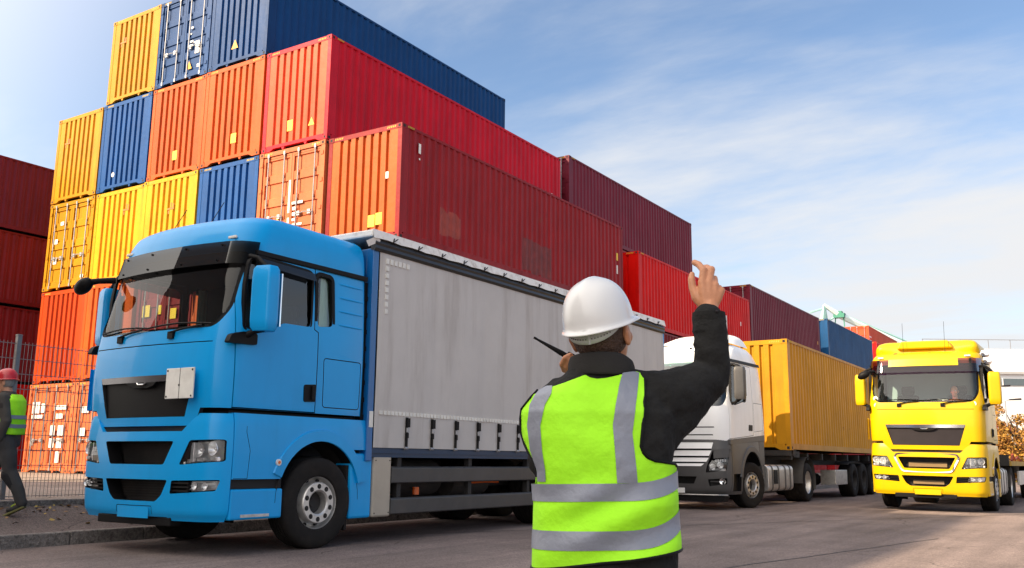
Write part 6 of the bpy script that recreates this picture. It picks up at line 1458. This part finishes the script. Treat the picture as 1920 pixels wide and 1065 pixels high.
# ------------------------------------------------------------------ fence
fgalv = mat('fence_zinc', (0.26, 0.24, 0.23), rough=0.5, metal=0.5, var=0.15, dirt=(0.16, 0.08, 0.045), dirt_amt=0.5, dirt_scale=6)
fw = empty('wire_mesh_fence', (2.12, -10.05, YZ-.04)); tag(fw, 'galvanised wire mesh fence with steel posts in front of the container yard', 'fence')
for k in range(-2, 5):
    y = k*2.52
    b = MB(); b.box(-.03, .03, y-.03, y+.03, -.1, 2.10); b.box(-.033, .033, y-.033, y+.033, 2.10, 2.12); b.build('post', fgalv, fw, bevel=.004)
    b = MB(); b.box(-.10, .10, y-.10, y+.10, -.01, .02); b.build('base_plate', fgalv, fw)
    if k < 4:
        b = MB(); n = 48
        for i in range(n+1): yy = y+.04+(2.44)*i/n; b.box(-.0025, .0025, yy-.0025, yy+.0025, .03, 2.03)
        for j in range(11): z = .05+.195*j; b.box(.0025, .0085, y+.02, y+2.50, z-.004, z+.004); b.box(-.0085, -.0025, y+.02, y+2.50, z-.004, z+.004)
        b.build('mesh_panel', fgalv, fw)
# fallen leaves along the yard kerb
rr = random.Random(4); b = MB()
for i in range(420):
    y = rr.uniform(-12.5, -2); x = 2.46+abs(rr.gauss(0, .22)) if rr.random() < .75 else rr.uniform(2.5, 3.4); z = .40+(.148-.40)*(x-2.46)/1.0+.006
    a = rr.uniform(0, 6.28); s = rr.uniform(.02, .045); d = V(math.cos(a)*s, math.sin(a)*s, rr.uniform(-.2, .5)*s); e = V(-math.sin(a)*s*.6, math.cos(a)*s*.6, rr.uniform(0, .5)*s); c = V(x, y, z)
    b.mi = rr.randint(0, 2); b.add([c-d, c+e, c+d, c-e*.9], [(0, 1, 2, 3)])
tag(b.build('fallen_leaves', [mat('leaf_tan', (.30, .17, .07), rough=.8), mat('leaf_brown', (.14, .07, .03), rough=.8), mat('leaf_yellow', (.42, .28, .07), rough=.8)]), kind='stuff')
# ------------------------------------------------------------------ unseen block behind the camera, added and outlined to throw the road's shade
wall = mat('shade_caster_grey', (0.34, 0.33, 0.31), rough=0.6, var=0.06)
wh_ = empty('shade_caster', (3.0, -30, 0)); tag(wh_, 'unseen grey block behind the camera, added to shade the road', 'building')
b = MB(); P = [(-21, 0), (3.6, 0), (3.6, 10.4), (1.2, 11.2), (-1.6, 12.6), (-3.4, 13.4), (-5.0, 15.6), (-11.8, 23.0), (-17, 23.0), (-21, 14.2)]; b.prism(P, 'y', -16, 6.0); wl = b.build('wall', wall, wh_)
b = MB()
for x in (-5, -1, 3): b.box(x-1.6, x+1.6, 6.0, 6.05, .1, 4.2)
b.build('shade_caster_door', galv, wh_)
# ------------------------------------------------------------------ far background
def at(px, py, depth):
    """world point seen at a photograph pixel, at a distance along the view"""
    F_ = 1740.0; return CAM+(cf+cr*((px-960)/F_)-cu*((py-532.5)/F_))*depth
teal = mat('crane_teal', (0.30, 0.52, 0.50), rough=.5, var=.1); tealw = mat('crane_pale', (0.62, 0.74, 0.72), rough=.5)
D = 150.0; base = at(1545, 872, D); base.z = 0
cn = empty('harbour_crane', base); tag(cn, 'pale teal harbour crane with a long boom behind the dark blue container', 'crane')
def rel(px, py, d=D): return at(px, py, d)-base
top = rel(1545, 572)
b = MB(); b.tube([rel(1540, 640), top], [1.0, .25], 6); b.tube([rel(1556, 640), top], [.35, .25], 5)
for k in range(5): b.tube([V(-1.2 if k % 2 else 1.2, 0, 4+4*k), V(1.2 if k % 2 else -1.2, 0, 8+4*k)], .25, 4)
b.tube([V(-1.6, 0, 0), rel(1540, 640)], .8, 6); b.tube([V(1.6, 0, 0), rel(1540, 640)], .8, 6); b.build('mast', teal, cn)
b = MB(); b.tube([top, rel(1575, 592), rel(1900, 742)], [.28, .5, .5], 6); b.build('boom', tealw, cn)
for p0, p1, n_ in (((1545, 575), (1700, 640), 'stay'), ((1545, 575), (1572, 592), 'stay'), ((1545, 578), (1519, 586), 'stay'), ((1556, 600), (1572, 590), 'stay'), ((1572, 592), (1800, 688), 'stay')):
    b = MB(); b.tube([rel(*p0), rel(*p1)], .16, 5); b.build(n_, teal, cn)
b = MB(); c = rel(1574, 592); b.cbox(c, (1.7, 1.2, .7)); b.cbox(c+V(0, 0, .5), (.9, .9, .4)); b.tube([c+V(-.6, 0, 0), c+V(-1.0, 0, -3.5)], .10, 4); b.tube([c+V(.6, 0, 0), c+V(.8, 0, -3.5)], .10, 4); b.build('hoist_house', mat('crane_green', (.03, .20, .14), rough=.6), cn)
# white building at the right edge
bw = mat('white_render', (0.80, 0.80, 0.79), rough=.7, var=.03); bd = mat('building_glass', (0.10, 0.13, 0.15), rough=.15)
p0 = at(1800, 872, 95); p0.z = 0
wb = empty('office_building', p0, math.radians(32.94)); tag(wb, 'white flat roofed building with a railing on its roof, far right', 'building')
b = MB(); b.box(-3, 30, 0, 14, 0, 13.0); wl = b.build('wall', bw, wb)
b = MB(); b.box(-3.2, 30.2, -.25, 14, 10.35, 10.6); b.build('cornice', mat('grey_trim', (.4, .4, .4)), wb)
b = MB(); b.box(4.8, 26, -.10, .05, 9.2, 9.9); wdw = b.build('window', bd, wb)
for k in range(8): b = MB(); b.box(5+k*2.6, 5.12+k*2.6, -.14, -.10, 9.2, 9.9); b.build('frame', bw, wdw)
b = MB()
for k in range(14): b.box(-2.9+k*2.3, -2.84+k*2.3, .1, .16, 13.0, 14.0)
b.box(-2.9, 27, .1, .15, 13.95, 14.02); b.build('roof_railing', galv, wb)
b = MB(); b.box(9.0, 9.25, -.06, .02, 11.0, 12.6); b.build('wall_panel', mat('teal_panel', (.12, .35, .38)), wb)
for px, py, d in ((1878, 722, 70), (1895, 748, 66)):
    q = at(px, 872, d); q.z = 0; t = at(px, py, d)
    sl_ = empty('street_lamp', q); tag(sl_, 'slim street lamp by the white building, %s arm of the two' % ('higher' if py < 730 else 'lower'), 'street lamp', 'street lamps at the far right')
    b = MB(); b.tube([V(0, 0, 0), V(0, 0, t.z-.1), V(.25, .1, t.z)], [.07, .04, .035], 8); b.build('pole', galv, sl_)
    b = MB(); b.tube([V(.25, .1, t.z), V(1.0, .5, t.z+.05)], [.05, .07], 6); b.build('lamp_head', plastic2, sl_)
# low hedge row of dark red wagon, grey trailer and blue frame beyond the yellow truck
q = at(1892, 872, 62); q.z = 0
bx = empty('box_trailer', q, math.radians(14)); tag(bx, 'grey sided box trailer with a blue front parked beyond the yellow truck', 'trailer')
b = MB(); b.box(-.9, 1.6, .05, 9, 1.0, 3.05); b.build('side_wall', mat('pale_grey_panel', (.42, .40, .36), rough=.6), bx); b = MB(); b.box(-1.25, -.9, -.02, 9, .9, 3.1); b.build('front_frame', blue, bx); b = MB(); b.box(-1.0, 1.5, .3, 9, .45, 1.0); b.build('chassis_frame', chassis, bx)
for y in (1.2, 2.5): make_wheel(bx, 1.55, y, side=1, front=False, rimmat=chassis); make_wheel(bx, -1.2, y, side=-1, front=False, rimmat=chassis)
q = at(1889, 872, 75); container('blind', C_BR, q.x, q.y, .02, 4.5, 'brown red container far away between the yellow truck and the autumn tree', noise_y=0)
apply_paint(PAINT_LATER[-1][0], C_BR); PAINT_LATER[-1][0]['group'] = ''; del PAINT_LATER[-1][0]['group']
for c_ in list(children(PAINT_LATER[-1][0])):
    if c_.name.split('.')[0] in ('marking', 'warning_sticker', 'paint_patch'): bpy.data.objects.remove(c_)
q = at(2020, 872, 48); q.z = 0
pf = empty('panel_fence', q, math.radians(20)); tag(pf, 'grey upright panel fence at the far right edge', 'fence')
b = MB()
for k in range(24): b.box(-2+k*.42, -2+k*.42+.40, -.03, .03, .1, 2.3)
b.build('panel', mat('fence_panel_grey', (.22, .23, .23), rough=.6), pf); b = MB(); b.box(-2, 8.1, .03, .1, .5, .6); b.box(-2, 8.1, .03, .1, 1.9, 2.0); b.build('rail', galv, pf)
# autumn trees
def tree(q, h, w_, label, seed, leafs):
    rr = random.Random(seed); t = empty('autumn_tree', q); tag(t, label, 'tree')
    b = MB(); b.tube([V(0, 0, 0), V(.1, 0, h*.25), V(0, .1, h*.55), V(.05, 0, h*.85)], [.22, .17, .10, .03], 8)
    tips = []
    for k in range(16):
        a = rr.uniform(0, 6.28); z0 = h*rr.uniform(.18, .6); l = w_*rr.uniform(.35, .9); p = V(math.cos(a)*l, math.sin(a)*l, z0+h*rr.uniform(-.08, .38)); b.tube([V(0, 0, z0), (V(0, 0, z0)+p)/2+V(0, 0, .2), p], [.07, .05, .02], 5); tips.append(p)
    b.build('trunk', mat('bark', (.09, .06, .045), rough=.9), t, smooth=60)
    b = MB()
    for k in range(70):
        c = rr.choice(tips)*rr.uniform(.6, 1.05)+V(rr.gauss(0, .3), rr.gauss(0, .3), rr.gauss(0, .35)); rad_ = rr.uniform(.35, .8)
        for i in range(110):
            v = V(rr.gauss(0, 1), rr.gauss(0, 1), rr.gauss(0, .8)); v = v.normalized()*rad_*rr.random()**.4; p = c+v; s = rr.uniform(.05, .105); d = V(rr.gauss(0, 1), rr.gauss(0, 1), rr.gauss(0, 1)).normalized()*s; e = d.orthogonal().normalized()*s*.7
            b.mi = min(len(leafs)-1, int(abs(rr.gauss(0, 1)))); b.add([p-d, p+e, p+d, p-e], [(0, 1, 2, 3)])
    b.build('crown', leafs, t)
LF = [mat('autumn_leaf', (.40, .20, .03), rough=.8), mat('autumn_leaf_brown', (.24, .10, .02), rough=.8), mat('autumn_leaf_green', (.20, .16, .03), rough=.8)]
q = at(1912, 872, 58); q.z = 0; tree(q, 4.6, 2.2, 'yellow brown autumn tree behind the grey box trailer at the right edge', 3, LF)
q = at(1945, 872, 66); q.z = 0; tree(q, 5.0, 2.6, 'autumn tree cut by the right edge of the photo', 9, LF)
